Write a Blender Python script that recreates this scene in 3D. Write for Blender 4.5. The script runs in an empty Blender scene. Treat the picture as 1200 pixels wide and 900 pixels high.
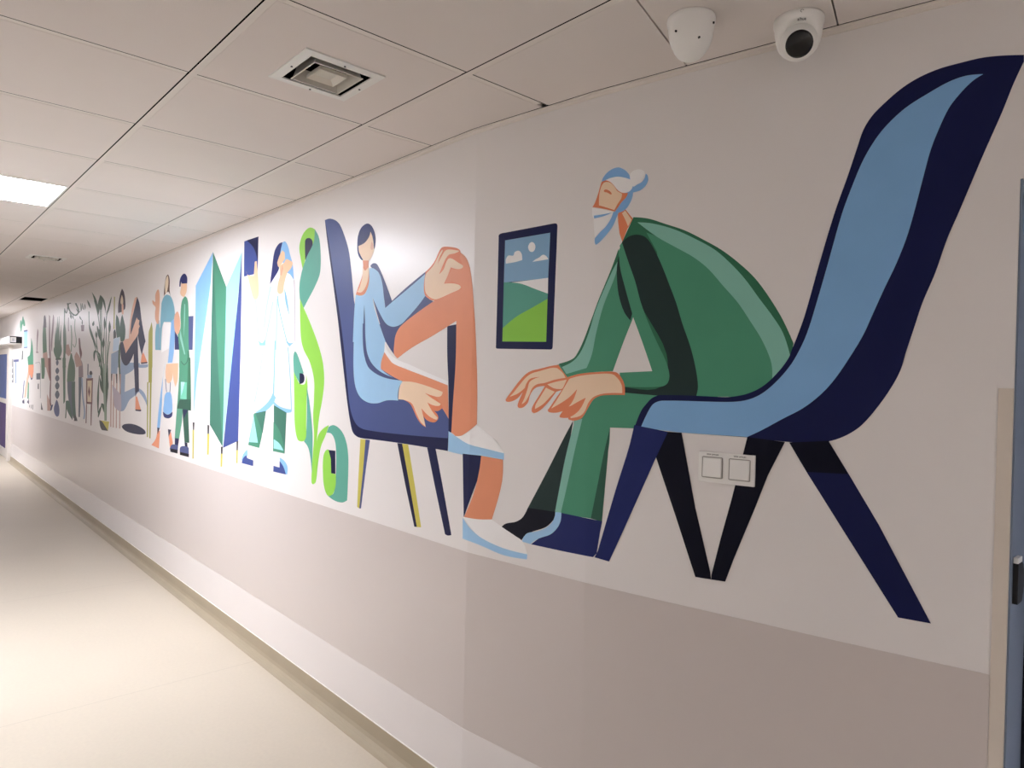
import bpy, bmesh, math, random
from mathutils import Vector, Matrix
from mathutils.geometry import tessellate_polygon

random.seed(4)
C = bpy.context.scene.collection
SC = bpy.context.scene

# ------------------------------------------------------------------ camera
# plan coordinates used below: X along the corridor, Y towards the mural wall, Z up (floor 0)
CZ = 1.60                                  # eye height
YAW, PIT, ROL, FPX = 0.7395, -0.0065, 0.0242, 804.51
def _basis():
    f = Vector((math.cos(YAW)*math.cos(PIT), math.sin(YAW)*math.cos(PIT), math.sin(PIT)))
    r = Vector((-math.sin(YAW), math.cos(YAW), 0))
    u = Vector((-math.cos(YAW)*math.sin(PIT), -math.sin(YAW)*math.sin(PIT), math.cos(PIT)))
    c, s = math.cos(ROL), math.sin(ROL)
    return f, c*r + s*u, -s*r + c*u
FW, RT, UP = _basis()
def W(x, y, z):                            # plan -> Blender (Y is mirrored)
    return Vector((x, -y, z))
cam_data = bpy.data.cameras.new('camera'); cam = bpy.data.objects.new('camera', cam_data); C.objects.link(cam)
fb, rb, ub = [Vector((v.x, -v.y, v.z)) for v in (FW, RT, UP)]
cam.matrix_world = Matrix(((rb.x, ub.x, -fb.x, 0), (rb.y, ub.y, -fb.y, 0), (rb.z, ub.z, -fb.z, CZ), (0, 0, 0, 1)))
cam_data.sensor_fit = 'HORIZONTAL'; cam_data.sensor_width = 36.0
cam_data.lens = 36.0*FPX/1200.0
cam_data.clip_start = 0.02; cam_data.clip_end = 100
SC.camera = cam

# ------------------------------------------------------------------ world, exposure
SC.view_settings.view_transform = 'Standard'; SC.view_settings.look = 'None'
SC.view_settings.gamma = 1.0; SC.view_settings.use_curve_mapping = False
SC.view_settings.exposure = 1.72
wd = bpy.data.worlds.new('world'); SC.world = wd; wd.use_nodes = True
wd.node_tree.nodes['Background'].inputs[0].default_value = (0.75, 0.82, 1.0, 1)
wd.node_tree.nodes['Background'].inputs[1].default_value = 0.25
LAMP = 26.0
LAMP_COL = (0.925, 0.950, 1.06)

# ------------------------------------------------------------------ materials
def lin(c):
    c = c/255.0
    return c/12.92 if c <= .04045 else ((c+.055)/1.055)**2.4
def mat(name, rgb, rough=.5, spec=.5, metal=0.0, emit=None, var=0.0, vscale=3.0, bump=0.0, bscale=200.0):
    m = bpy.data.materials.new(name); m.use_nodes = True
    nt = m.node_tree; b = nt.nodes['Principled BSDF']
    col = tuple(lin(v) for v in rgb) + (1,)
    b.inputs['Base Color'].default_value = col
    b.inputs['Roughness'].default_value = rough
    b.inputs['Specular IOR Level'].default_value = spec
    b.inputs['Metallic'].default_value = metal
    if emit:
        b.inputs['Emission Color'].default_value = tuple(emit[0]) + (1,)
        b.inputs['Emission Strength'].default_value = emit[1]
    tc = nt.nodes.new('ShaderNodeTexCoord')
    if var > 0:
        n = nt.nodes.new('ShaderNodeTexNoise'); n.inputs['Scale'].default_value = vscale; n.inputs['Detail'].default_value = 5
        nt.links.new(tc.outputs['Object'], n.inputs['Vector'])
        r = nt.nodes.new('ShaderNodeMapRange'); r.inputs[3].default_value = 1-var; r.inputs[4].default_value = 1+var
        r.inputs[1].default_value = .3; r.inputs[2].default_value = .7
        nt.links.new(n.outputs['Fac'], r.inputs[0])
        v = nt.nodes.new('ShaderNodeVectorMath'); v.operation = 'SCALE'; v.inputs[0].default_value = col[:3]
        nt.links.new(r.outputs[0], v.inputs['Scale'])
        nt.links.new(v.outputs[0], b.inputs['Base Color'])
    if bump > 0:
        n2 = nt.nodes.new('ShaderNodeTexNoise'); n2.inputs['Scale'].default_value = bscale; n2.inputs['Detail'].default_value = 3
        nt.links.new(tc.outputs['Object'], n2.inputs['Vector'])
        bp = nt.nodes.new('ShaderNodeBump'); bp.inputs['Strength'].default_value = bump; bp.inputs['Distance'].default_value = .002
        nt.links.new(n2.outputs['Fac'], bp.inputs['Height']); nt.links.new(bp.outputs[0], b.inputs['Normal'])
    return m
M_WALL = mat('wall paint off white', (237, 232, 228), .36, .5, var=.012, vscale=1.2, bump=.10, bscale=90)
M_BAND = mat('wall paint greige', (213, 203, 197), .30, .5, var=.012, vscale=1.2, bump=.08, bscale=90)
M_LOW = mat('wall paint lower strip', (234, 228, 225), .26, .5, var=.012, vscale=1.5, bump=.06, bscale=60)
M_TILE = mat('ceiling tile', (234, 225, 219), .9, .2, var=.02, vscale=1.5, bump=.25, bscale=350)
M_BAR = mat('ceiling bar', (236, 228, 220), .55, .4)
M_SHADE = mat('recess shade', (9, 8, 7), .9, 0.0)  # shade of gaps and recesses put into the colour, near black
M_CORK = mat('skirting vinyl', (174, 161, 138), .5, .4, var=.03, vscale=6)
M_WHITE = mat('white plastic', (246, 244, 239), .35, .5, var=.01, vscale=8)
M_WHITE2 = mat('white enamel', (240, 238, 232), .45, .5, var=.01, vscale=8)
M_BLACK = mat('black glossy dome', (6, 6, 9), .12, .5)
M_BLACKP = mat('black plastic', (16, 16, 18), .5, .4)
M_GREYINK = mat('grey ink', (78, 74, 72), .6, .3)
M_BEAD = mat('white sealant bead', (240, 236, 228), .5, .4)
M_GUARD = mat('corner guard plastic', (222, 211, 197), .5, .3, var=.02, vscale=20)
M_JAMB = mat('blue grey frame paint', (128, 140, 158), .45, .4, var=.02, vscale=10)
M_HEADP = mat('pale blue transom', (150, 175, 205), .35, .5)
M_DARKGASKET = mat('dark gasket', (18, 20, 34), .6, .3)
M_LEAF = mat('pale blue door leaf', (205, 220, 245), .4, .5)
M_DFRAME = mat('white door frame paint', (228, 222, 214), .45, .4)
M_DGLASSU = mat('blue door panel', (96, 116, 170), .5, .2, var=.1, vscale=6)
M_DGLASSL = mat('violet door panel', (80, 62, 118), .5, .2, var=.1, vscale=6)
M_LAMP = mat('lit lamp panel', (250, 250, 250), .5, .2, emit=(LAMP_COL, LAMP))
M_LOUVRE = mat('vent enamel', (222, 216, 204), .5, .4)

def floor_mat():
    m = mat('floor vinyl beige', (204, 193, 175), .42, .4)
    nt = m.node_tree; b = nt.nodes['Principled BSDF']
    tc = [n for n in nt.nodes if n.type == 'TEX_COORD'][0]
    n1 = nt.nodes.new('ShaderNodeTexNoise'); n1.inputs['Scale'].default_value = 60; n1.inputs['Detail'].default_value = 4
    n2 = nt.nodes.new('ShaderNodeTexNoise'); n2.inputs['Scale'].default_value = 1.3; n2.inputs['Detail'].default_value = 3
    for n in (n1, n2): nt.links.new(tc.outputs['Object'], n.inputs['Vector'])
    a = nt.nodes.new('ShaderNodeMath'); a.operation = 'MULTIPLY_ADD'; a.inputs[1].default_value = .10; a.inputs[2].default_value = .95-.0
    nt.links.new(n1.outputs['Fac'], a.inputs[0])
    a2 = nt.nodes.new('ShaderNodeMath'); a2.operation = 'MULTIPLY_ADD'; a2.inputs[1].default_value = .10; a2.inputs[2].default_value = -.05
    nt.links.new(n2.outputs['Fac'], a2.inputs[0])
    s = nt.nodes.new('ShaderNodeMath'); s.operation = 'ADD'
    nt.links.new(a.outputs[0], s.inputs[0]); nt.links.new(a2.outputs[0], s.inputs[1])
    # welded sheet joints across the corridor every 2 m
    sx = nt.nodes.new('ShaderNodeSeparateXYZ'); nt.links.new(tc.outputs['Object'], sx.inputs[0])
    ad = nt.nodes.new('ShaderNodeMath'); ad.operation = 'ADD'; ad.inputs[1].default_value = 100-3.75
    nt.links.new(sx.outputs[0], ad.inputs[0])
    md = nt.nodes.new('ShaderNodeMath'); md.operation = 'MODULO'; md.inputs[1].default_value = 2.0
    nt.links.new(ad.outputs[0], md.inputs[0])
    lt = nt.nodes.new('ShaderNodeMath'); lt.operation = 'LESS_THAN'; lt.inputs[1].default_value = .006
    nt.links.new(md.outputs[0], lt.inputs[0])
    k = nt.nodes.new('ShaderNodeMath'); k.operation = 'MULTIPLY_ADD'; k.inputs[1].default_value = -.12
    nt.links.new(lt.outputs[0], k.inputs[0]); nt.links.new(s.outputs[0], k.inputs[2])
    v = nt.nodes.new('ShaderNodeVectorMath'); v.operation = 'SCALE'; v.inputs[0].default_value = tuple(lin(c) for c in (204, 193, 175))
    nt.links.new(k.outputs[0], v.inputs['Scale']); nt.links.new(v.outputs[0], b.inputs['Base Color'])
    return m
M_FLOOR = floor_mat()

# ------------------------------------------------------------------ object helpers
def link(name, bm, mats, parent=None, loc=None, smooth=False):
    me = bpy.data.meshes.new(name)
    bmesh.ops.recalc_face_normals(bm, faces=bm.faces)
    bm.to_mesh(me); bm.free()
    for m in (mats if isinstance(mats, (list, tuple)) else [mats]): me.materials.append(m)
    if smooth:
        for p in me.polygons: p.use_smooth = True
    o = bpy.data.objects.new(name, me); C.objects.link(o)
    if parent: o.parent = parent
    if loc: o.location = loc
    return o
def struct(o):
    o['kind'] = 'structure'; return o
def tag(o, label, cat, group=None):
    o['label'] = label; o['category'] = cat
    if group: o['group'] = group
    return o
def empty(name, loc, rot=(0, 0, 0)):
    o = bpy.data.objects.new(name, None); C.objects.link(o); o.location = loc; o.rotation_euler = rot
    o.empty_display_size = .05
    return o
def box(bm, x0, x1, y0, y1, z0, z1, mi=0, plan=False):
    vs = [(x, y, z) for x in (x0, x1) for y in (y0, y1) for z in (z0, z1)]
    v = [bm.verts.new(W(*p) if plan else p) for p in vs]
    for q in ((0, 1, 3, 2), (4, 6, 7, 5), (0, 4, 5, 1), (2, 3, 7, 6), (0, 2, 6, 4), (1, 5, 7, 3)):
        f = bm.faces.new([v[i] for i in q]); f.material_index = mi
    return v
def prism(bm, poly, z0, z1, mi=0):          # poly in plan coords
    a = [bm.verts.new(W(x, y, z0)) for x, y in poly]; b = [bm.verts.new(W(x, y, z1)) for x, y in poly]
    n = len(poly)
    for f in [bm.faces.new(a), bm.faces.new(b)] + [bm.faces.new((a[i], a[(i+1) % n], b[(i+1) % n], b[i])) for i in range(n)]:
        f.material_index = mi
def bevel(bm, w, seg=2):
    bmesh.ops.bevel(bm, geom=bm.edges[:], offset=w, segments=seg, affect='EDGES', profile=.6)

# ------------------------------------------------------------------ the mural wall's plan
WP = [(.375, 1.852), (.41, 1.846), (.55, 1.816), (.70, 1.784), (.95, 1.737), (1.20, 1.690), (1.44, 1.649),
      (1.965, 1.590), (17.0, 1.590)]
ZC = CZ + .911                              # ceiling
ZB = CZ - .639                              # foot of the white painted field
ZL = CZ - 1.290                             # top of the pale lower strip
ZS = CZ - 1.503                             # top of the vinyl skirting
YLEFT = -.86
XBACK = -6.5
WPE = [(-.62, 2.055)] + WP                  # plan line running on over the doorway
SB = [0.0]
for a, b in zip(WP[:-1], WP[1:]): SB.append(SB[-1] + math.hypot(b[0]-a[0], b[1]-a[1]))
def seg_norm(a, b):
    d = Vector((b[0]-a[0], b[1]-a[1])).normalized()
    return Vector((d.y, -d.x))              # towards the corridor (negative Y)
def norms(pts):
    out = []
    for i in range(len(pts)):
        ns = []
        if i > 0: ns.append(seg_norm(pts[i-1], pts[i]))
        if i < len(pts)-1: ns.append(seg_norm(pts[i], pts[i+1]))
        n = sum(ns, Vector((0, 0)))/len(ns); out.append(n/(n.length**2))
    return out
def strip(bm, pts, prof, mi=0, closed=True):
    """sweep a closed profile [(offset towards corridor, z)] along the plan line"""
    N = norms(pts); rows = []
    for p, n in zip(pts, N):
        rows.append([bm.verts.new(W(p[0]+n.x*o, p[1]+n.y*o, z)) for o, z in prof])
    k = len(prof)
    for r, s in zip(rows[:-1], rows[1:]):
        for i in range(k):
            f = bm.faces.new((r[i], r[(i+1) % k], s[(i+1) % k], s[i])); f.material_index = mi
    bm.faces.new(rows[0]).material_index = mi; bm.faces.new(rows[-1][::-1]).material_index = mi
def cut(pts, x0, x1):
    """part of the plan line between two X"""
    out = []
    for a, b in zip(pts[:-1], pts[1:]):
        for t in (x0, x1):
            pass
        if b[0] < x0 or a[0] > x1: continue
        def at(x): return (x, a[1] + (b[1]-a[1])*(x-a[0])/(b[0]-a[0]))
        p = at(max(a[0], x0)); q = at(min(b[0], x1))
        if not out or abs(out[-1][0]-p[0]) > 1e-6: out.append(p)
        if abs(q[0]-p[0]) > 1e-6: out.append(q)
    return out

XD0, XD1, ZD = 14.38, 16.40, CZ+.395         # door set in the mural wall at the far end
ZH = CZ + .472                               # head of the doorway at the near end
bm = bmesh.new()
strip(bm, cut(WP, .375, XD0), [(0, 0), (0, ZC+.25), (-.12, ZC+.25), (-.12, 0)])
strip(bm, cut(WP, XD0, XD1), [(0, ZD), (0, ZC+.25), (-.12, ZC+.25), (-.12, ZD)])
strip(bm, cut(WP, XD1, 17), [(0, 0), (0, ZC+.25), (-.12, ZC+.25), (-.12, 0)])
strip(bm, WPE[:2], [(0, ZH), (0, ZC+.25), (-.12, ZC+.25), (-.12, ZH)])
strip(bm, [(XBACK, 2.055), (-.62, 2.055)], [(0, 0), (0, ZC+.25), (-.12, ZC+.25), (-.12, 0)])
struct(link('wall_right', bm, M_WALL))
bm = bmesh.new()
box(bm, XBACK, 17, YLEFT-.12, YLEFT, 0, ZC+.25, plan=True)
struct(link('wall_left', bm, M_WALL))
bm = bmesh.new(); box(bm, 17, 17.12, YLEFT-.12, 1.72, 0, ZC+.25, plan=True); struct(link('wall_end', bm, M_WALL))
bm = bmesh.new(); box(bm, XBACK-.12, XBACK, YLEFT-.12, 2.2, 0, ZC+.25, plan=True); struct(link('wall_back', bm, M_WALL))
bm = bmesh.new(); box(bm, XBACK-.12, 17.12, YLEFT-.12, 2.6, -.1, 0, plan=True); struct(link('floor', bm, M_FLOOR))

# painted greige field, pale strip, skirting
for nm, prof, m in (('trim_1', [(0, ZL), (0, ZB), (.0012, ZB), (.0012, ZL)], M_BAND),
                    ('trim_2', [(0, ZS), (0, ZL), (.0022, ZL), (.0022, ZS)], M_LOW)):
    bm = bmesh.new()
    strip(bm, cut(WP, .404, XD0-.01), prof); strip(bm, cut(WP, XD1+.01, 17), prof)
    struct(link(nm, bm, m))
bm = bmesh.new()
sk = [(0, 0), (0, ZS), (.004, ZS), (.005, .035), (.009, .018), (.018, .007), (.034, .0022), (.052, .0008), (.052, 0)]
strip(bm, cut(WP, .404, XD0-.01), sk); strip(bm, cut(WP, XD1+.01, 17), sk)
struct(link('baseboard_right', bm, M_CORK))
bm = bmesh.new()
strip(bm, cut(WP, .404, XD0-.01), [(0, ZS-.001), (0, ZS+.003), (.0055, ZS+.002), (.0058, ZS-.001)])
struct(link('trim_3', bm, M_BEAD))
# perimeter angle under the ceiling
bm = bmesh.new()
strip(bm, WPE, [(0, ZC-.013), (0, ZC+.01), (.003, ZC+.01), (.003, ZC-.013)])
strip(bm, WPE, [(.003, ZC-.0015), (.003, ZC+.002), (.016, ZC+.002), (.016, ZC-.0015)])
box(bm, XBACK, 17, YLEFT, YLEFT+.022, ZC-.0015, ZC+.002, plan=True)
struct(link('trim_4', bm, M_BAR))

# ------------------------------------------------------------------ ceiling
PX = .6055; X0 = 1.623
def gx(k): return X0 + PX*k
YG = [1.268, .672, .074, -.524, YLEFT]
G, B = .0054, .021
VOIDTOP = ZC+.16
VENTS = [(1.945, .98), (6.80, .965)]
LAMPS = [(4, 1), (19, 1), (-10, 1)]          # (row k, column j between YG[j+1] and YG[j])
bm = bmesh.new()
def tile(poly): prism(bm, poly, ZC, ZC+.012)
def cell(k, j, hole=None):
    x0, x1 = gx(k)+B, gx(k+1)-G
    y1, y0 = YG[j]-G, YG[j+1]+B
    if hole is None:
        tile([(x0, y0), (x1, y0), (x1, y1), (x0, y1)])
    else:
        cx, cy, h = hole
        tile([(x0, y0), (cx-h, y0), (cx-h, y1), (x0, y1)]); tile([(cx+h, y0), (x1, y0), (x1, y1), (cx+h, y1)])
        tile([(cx-h, y0), (cx+h, y0), (cx+h, cy-h), (cx-h, cy-h)]); tile([(cx-h, cy+h), (cx+h, cy+h), (cx+h, y1), (cx-h, y1)])
for k in range(-14, 26):
    for j in range(4):
        if (k, j) in LAMPS: continue
        hole = None
        for vx, vy in VENTS:
            if gx(k) < vx < gx(k+1) and YG[j+1] < vy < YG[j]: hole = (vx, vy, .105)
        cell(k, j, hole)
# the strip of cut tiles along the mural wall
HOLE_K = 15
for k in range(0, 26):
    x0, x1 = gx(k)+B, gx(k+1)-G
    if k == HOLE_K:
        continue
    if k: tile([(x0, 1.268+B), (x1, 1.268+B), (x1, 1.5705), (x0, 1.5705)])
    else: tile([(x0, 1.268+B), (x1, 1.268+B), (x1, 1.5705), (1.965, 1.5705), (x0, 1.605)])
# near cells follow the turning wall
a0, a1 = (1.020, 1.268+B), (1.128+.006, 1.660)
tile([(a0[0]+.004, a0[1]), (gx(0)-G, 1.268+B), (gx(0)-G, 1.609), (1.44, 1.629), (1.3, 1.653), (a1[0]+.004, 1.681)])
b0, b1 = (.604, 1.268+B), (.741, 1.764)
tile([(b0[0]+.003, b0[1]), (a0[0]-.001, a0[1]), (a1[0]-.001, 1.682), (.95, 1.717), (b1[0]+.003, 1.755)])
tile([(.10, 1.268+B), (b0[0]-.001, b0[1]), (b1[0]-.001, 1.756), (.55, 1.796), (.375, 1.832), (.2, 1.87)])
tile([(XBACK, 1.268+B), (.095, 1.268+B), (.195, 1.87), (-.62, 2.035), (XBACK, 2.035)])
ceil = struct(link('ceiling', bm, M_TILE))
bm = bmesh.new(); box(bm, XBACK, 17, YLEFT, 2.05, VOIDTOP, VOIDTOP+.03, plan=True)
struct(link('trim_5', bm, M_SHADE))
# T bars
bm = bmesh.new()
for y in YG[:4]: box(bm, XBACK, 17, y, y+B, ZC+.0008, ZC+.03, plan=True)
for k in range(-13, 26):
    for j in range(4): box(bm, gx(k), gx(k)+B, YG[j+1]+(B if j < 3 else 0), YG[j], ZC+.0008, ZC+.03, plan=True)
    if k >= 0: box(bm, gx(k), gx(k)+B, YG[0]+B, 1.58, ZC+.0008, ZC+.03, plan=True)
struct(link('trim_6', bm, M_BAR))
# shade of the gaps beside the bars, painted in as near-black strips
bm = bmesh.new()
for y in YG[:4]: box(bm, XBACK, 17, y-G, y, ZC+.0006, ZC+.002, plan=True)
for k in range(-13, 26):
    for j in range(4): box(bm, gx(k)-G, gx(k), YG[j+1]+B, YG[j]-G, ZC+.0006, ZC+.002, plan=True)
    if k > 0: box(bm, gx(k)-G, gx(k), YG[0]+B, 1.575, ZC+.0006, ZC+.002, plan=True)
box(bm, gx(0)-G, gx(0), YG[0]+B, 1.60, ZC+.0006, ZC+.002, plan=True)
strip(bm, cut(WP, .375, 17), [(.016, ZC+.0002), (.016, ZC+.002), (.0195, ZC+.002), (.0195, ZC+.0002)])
struct(link('trim_7', bm, M_SHADE))

# lamps
def lamp(k, j, label):
    cx, cy = (gx(k)+B+gx(k+1)-G)/2, (YG[j]-G+YG[j+1]+B)/2
    t = empty('ceiling_light', W(cx, cy, ZC)); hw, hy = (PX-B-G)/2, (.598-B-G)/2
    b_ = bmesh.new()
    for s in (-1, 1):
        box(b_, s*hw-(.012 if s > 0 else 0), s*hw+(.012 if s < 0 else 0), -hy, hy, -.001, .02)
        box(b_, -hw+.012, hw-.012, s*hy-(.012 if s > 0 else 0), s*hy+(.012 if s < 0 else 0), -.001, .02)
    link('frame', b_, M_WHITE2, t)
    b_ = bmesh.new(); box(b_, -hw+.0122, hw-.0122, -hy+.0122, hy-.0122, .001, .006); link('diffuser', b_, M_LAMP, t)
    return tag(t, label, 'ceiling light', 'lit ceiling panels')
lamp(4, 1, 'square lit ceiling panel, cut by the left edge of the photo')
lamp(19, 1, 'far lit ceiling panel near the end of the corridor')
lamp(-10, 1, 'unseen lit ceiling panel added behind the viewer as fill light')  # fill lamp, added out of view to brighten the near end

# vents
def vent(cx, cy, label):
    t = empty('air_vent', W(cx, cy, ZC))
    def ring(b_, o, i, z0, z1, zi0=None, zi1=None):
        zi0 = z0 if zi0 is None else zi0; zi1 = z1 if zi1 is None else zi1
        O = [(-o, -o), (o, -o), (o, o), (-o, o)]; I = [(-i, -i), (i, -i), (i, i), (-i, i)]
        a = [b_.verts.new((x, y, z0)) for x, y in O]; b = [b_.verts.new((x, y, z1)) for x, y in O]
        c = [b_.verts.new((x, y, zi0)) for x, y in I]; d = [b_.verts.new((x, y, zi1)) for x, y in I]
        for n in range(4):
            m = (n+1) % 4
            b_.faces.new((a[n], a[m], c[m], c[n])); b_.faces.new((b[n], b[m], d[m], d[n]))
            b_.faces.new((a[n], a[m], b[m], b[n])); b_.faces.new((c[n], c[m], d[m], d[n]))
    b_ = bmesh.new(); ring(b_, .128, .099, -.004, .0, -.006, -.002); link('frame', b_, M_WHITE2, t)
    b_ = bmesh.new()
    for s_ in (-1, 1):
        box(b_, s_*.1015-.0015, s_*.1015+.0015, -.103, .103, .0, .07); box(b_, -.1, .1, s_*.1015-.0015, s_*.1015+.0015, .0, .07)
    box(b_, -.103, .103, -.103, .103, .07, .073); link('duct', b_, M_SHADE, t)
    b_ = bmesh.new(); ring(b_, .0795, .0755, -.0095, -.0075); ring(b_, .0757, .066, -.0092, -.0082, .026, .027)
    link('louvre', b_, M_LOUVRE, t)
    b_ = bmesh.new()
    q = .044
    a = [b_.verts.new((x, y, -.007)) for x, y in ((-q, -q), (q, -q), (q, q), (-q, q))]
    top = b_.verts.new((0, 0, .02)); d = [b_.verts.new((x*1.0, y*1.0, .004)) for x, y in ((-q, -q), (q, -q), (q, q), (-q, q))]
    b_.faces.new(a[::-1]) if False else None
    for n in range(4):
        b_.faces.new((a[n], a[(n+1) % 4], top)); b_.faces.new((a[n], a[(n+1) % 4], d[(n+1) % 4], d[n]))
    b_.faces.new(d)
    link('centre_cone', b_, M_LOUVRE, t)
    for x, y in ((0, .112), (0, -.112), (.112, 0), (-.112, 0)):
        b_ = bmesh.new(); bmesh.ops.create_cone(b_, cap_ends=True, segments=12, radius1=.0035, radius2=.0025, depth=.002, matrix=Matrix.Translation((x, y, -.0078)))
        link('screw', b_, M_GREYINK, t)
    return tag(t, label, 'air vent', 'square ceiling vents')
vent(*VENTS[0], 'square white louvred ceiling vent, the large near one left of the cameras')
vent(*VENTS[1], 'small distant ceiling vent further down the corridor past the lit panel')

# open ceiling hatch (missing tile)
t = empty('ceiling_hatch', W((gx(HOLE_K)+gx(HOLE_K+1))/2, 1.43, ZC))
b_ = bmesh.new(); hx = PX/2-.012
for s in (-1, 1):
    box(b_, s*hx-.008, s*hx+.008, -.145, .145, -.003, .003)
    box(b_, -hx, hx, s*.137-.008, s*.137+.008, -.003, .003)
link('rim', b_, M_BAR, t)
b_ = bmesh.new(); box(b_, -hx, hx, -.135, .135, .12, .13)
for s in (-1, 1):
    box(b_, s*hx-.007, s*hx+.007, -.144, .144, .0032, .12); box(b_, -hx, hx, s*.137-.007, s*.137+.007, .0032, .12)
link('dark_opening', b_, M_SHADE, t)  # liner coloured near black to paint in the darkness above the hatch
tag(t, 'open dark hatch where a ceiling tile is missing, far end by the mural wall', 'ceiling hatch')

# ------------------------------------------------------------------ near doorway (right edge)
bm = bmesh.new()
box(bm, .371, .3748, 1.8535, 2.0, 0, ZH, plan=True)
box(bm, -.62, .371, 1.97, 2.0, ZH-.05, ZH, plan=True)
struct(link('door_1', bm, M_JAMB))
d1 = bpy.data.objects['door_1']
bm = bmesh.new(); box(bm, .355, .3705, 1.993, 2.004, 0, ZH-.051, plan=True); link('gasket', bm, M_DARKGASKET, d1)
bm = bmesh.new(); box(bm, -.6, .354, 2.004, 2.044, .005, ZH-.06, plan=True); link('door_leaf', bm, M_LEAF, d1)
bm = bmesh.new(); box(bm, .3695, .3708, 1.872, 1.99, ZH-.12, ZH-.001, plan=True); link('transom', bm, M_HEADP, d1)
bm = bmesh.new(); box(bm, -.62, .55, 2.15, 2.2, 0, ZC, plan=True); struct(link('wall_room', bm, M_WALL))
# corner guard
bm = bmesh.new()
zg = CZ+.007
strip(bm, cut(WP, .3755, .403), [(.0002, 0), (.0002, zg), (.0022, zg), (.0022, 0)])
tag(link('corner_guard', bm, M_GUARD), 'beige plastic strip guarding the wall corner beside the doorway', 'corner guard')
# strike on the frame
t = empty('door_latch', W(.3705, 1.866, CZ-.422))
bm = bmesh.new(); n = 14
prof = [(0, -.047), (.0, .04)]
pts = [(0, -.052), (.040, -.052)] + [(.040+.018*math.sin(math.pi*i/n)+(.003 if i % 2 else 0), -.052+.090*i/n) for i in range(1, n)] + [(.036, .038), (0, .038)]
a = [bm.verts.new((-.010, -y+.0, z)) for y, z in pts]; b = [bm.verts.new((0, -y, z)) for y, z in pts]
bm.faces.new(a); bm.faces.new(b[::-1])
for i in range(len(pts)):
    j = (i+1) % len(pts); bm.faces.new((a[i], a[j], b[j], b[i]))
link('black_body', bm, M_BLACKP, t)
bm = bmesh.new(); box(bm, -.010, 0, -.036, 0, .0385, .052); bevel(bm, .002); link('white_cap', bm, M_WHITE, t)
tag(t, 'black ribbed latch block with white cap on the blue grey door frame', 'latch')

# ------------------------------------------------------------------ far door in the mural wall and its operator
bm = bmesh.new()
for x0, x1, z0, z1 in ((XD0, XD0+.2, 0, ZD), (XD1-.1, XD1, 0, ZD), (XD0+.2, XD1-.1, ZD-.06, ZD)):
    box(bm, x0, x1, 1.545, 1.70, z0, z1, plan=True)
door = struct(link('door_2', bm, M_DFRAME))
bm = bmesh.new()
ya, yb = 1.57, 1.61
XA, XB = XD0+.201, XD1-.101
for x0, x1, z0, z1 in ((XA, XA+.34, .01, ZD-.061), (XB-.14, XB, .01, ZD-.061),
                       (XA+.34, XB-.14, .01, .16), (XA+.34, XB-.14, .96, 1.04), (XA+.34, XB-.14, ZD-.16, ZD-.061)):
    box(bm, x0, x1, ya, yb, z0, z1, plan=True)
link('door_leaf', bm, M_DFRAME, door)
bm = bmesh.new(); box(bm, XA+.34, XB-.14, ya+.012, yb-.012, 1.04, ZD-.16, plan=True); link('upper_panel', bm, M_DGLASSU, door)
bm = bmesh.new(); box(bm, XA+.34, XB-.14, ya+.012, yb-.012, .16, .96, plan=True); link('lower_panel', bm, M_DGLASSL, door)
t = empty('door_operator', W(13.3, 1.59, CZ+.385))
bm = bmesh.new(); box(bm, .004, 2.0, .001, .16, 0, .105); bevel(bm, .004); link('housing', bm, M_WHITE, t)
bm = bmesh.new(); box(bm, -.004, .0035, .001, .16, -.001, .107); bevel(bm, .001, 1); link('black_end_cap', bm, M_BLACKP, t)
bm = bmesh.new(); box(bm, -.0055, -.0042, .078, .152, .012, .094); link('white_label', bm, M_WHITE, t)
bm = bmesh.new(); box(bm, -.0068, -.0057, .098, .132, .030, .076); link('grey_patch', bm, mat('grey patch', (212, 212, 212), .5), t)
tag(t, 'white door operator box with black end over the far blue door', 'door operator')

# ------------------------------------------------------------------ mural tools
def pray(px, py):
    return FW + RT*((px-600)/FPX) + UP*((450-py)/FPX)
def wall_sz(px, py):
    """point of the photo -> (distance along the wall, height)"""
    d = pray(px, py); best = None
    for i, (a, b) in enumerate(zip(WP[:-1], WP[1:])):
        ex, ey = b[0]-a[0], b[1]-a[1]
        det = -d.x*ey + d.y*ex
        if abs(det) < 1e-9: continue
        t = (-a[0]*ey + a[1]*ex)/det
        if abs(ex) > abs(ey): s = (d.x*t-a[0])/ex
        else: s = (d.y*t-a[1])/ey
        if t <= 0: continue
        lo = -1e9 if i == 0 else -1e-9; hi = 1e9 if i == len(WP)-2 else 1+1e-9
        if lo <= s <= hi:
            best = (SB[i]+s*(SB[i+1]-SB[i]), CZ+d.z*t)
            break
    return best
WN = norms(WP)
SEGN = [seg_norm(a, b) for a, b in zip(WP[:-1], WP[1:])]
def wall_point(s, z, off, mid):
    i = 0
    while i < len(SB)-2 and mid > SB[i+1]: i += 1
    f = (s-SB[i])/(SB[i+1]-SB[i]); a, b = WP[i], WP[i+1]; n = SEGN[i]
    if abs(s-SB[i]) < 1e-5 and i > 0: n = WN[i]
    elif abs(s-SB[i+1]) < 1e-5 and i < len(SB)-2: n = WN[i+1]
    return W(a[0]+(b[0]-a[0])*f+n.x*off, a[1]+(b[1]-a[1])*f+n.y*off, z)

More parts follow.
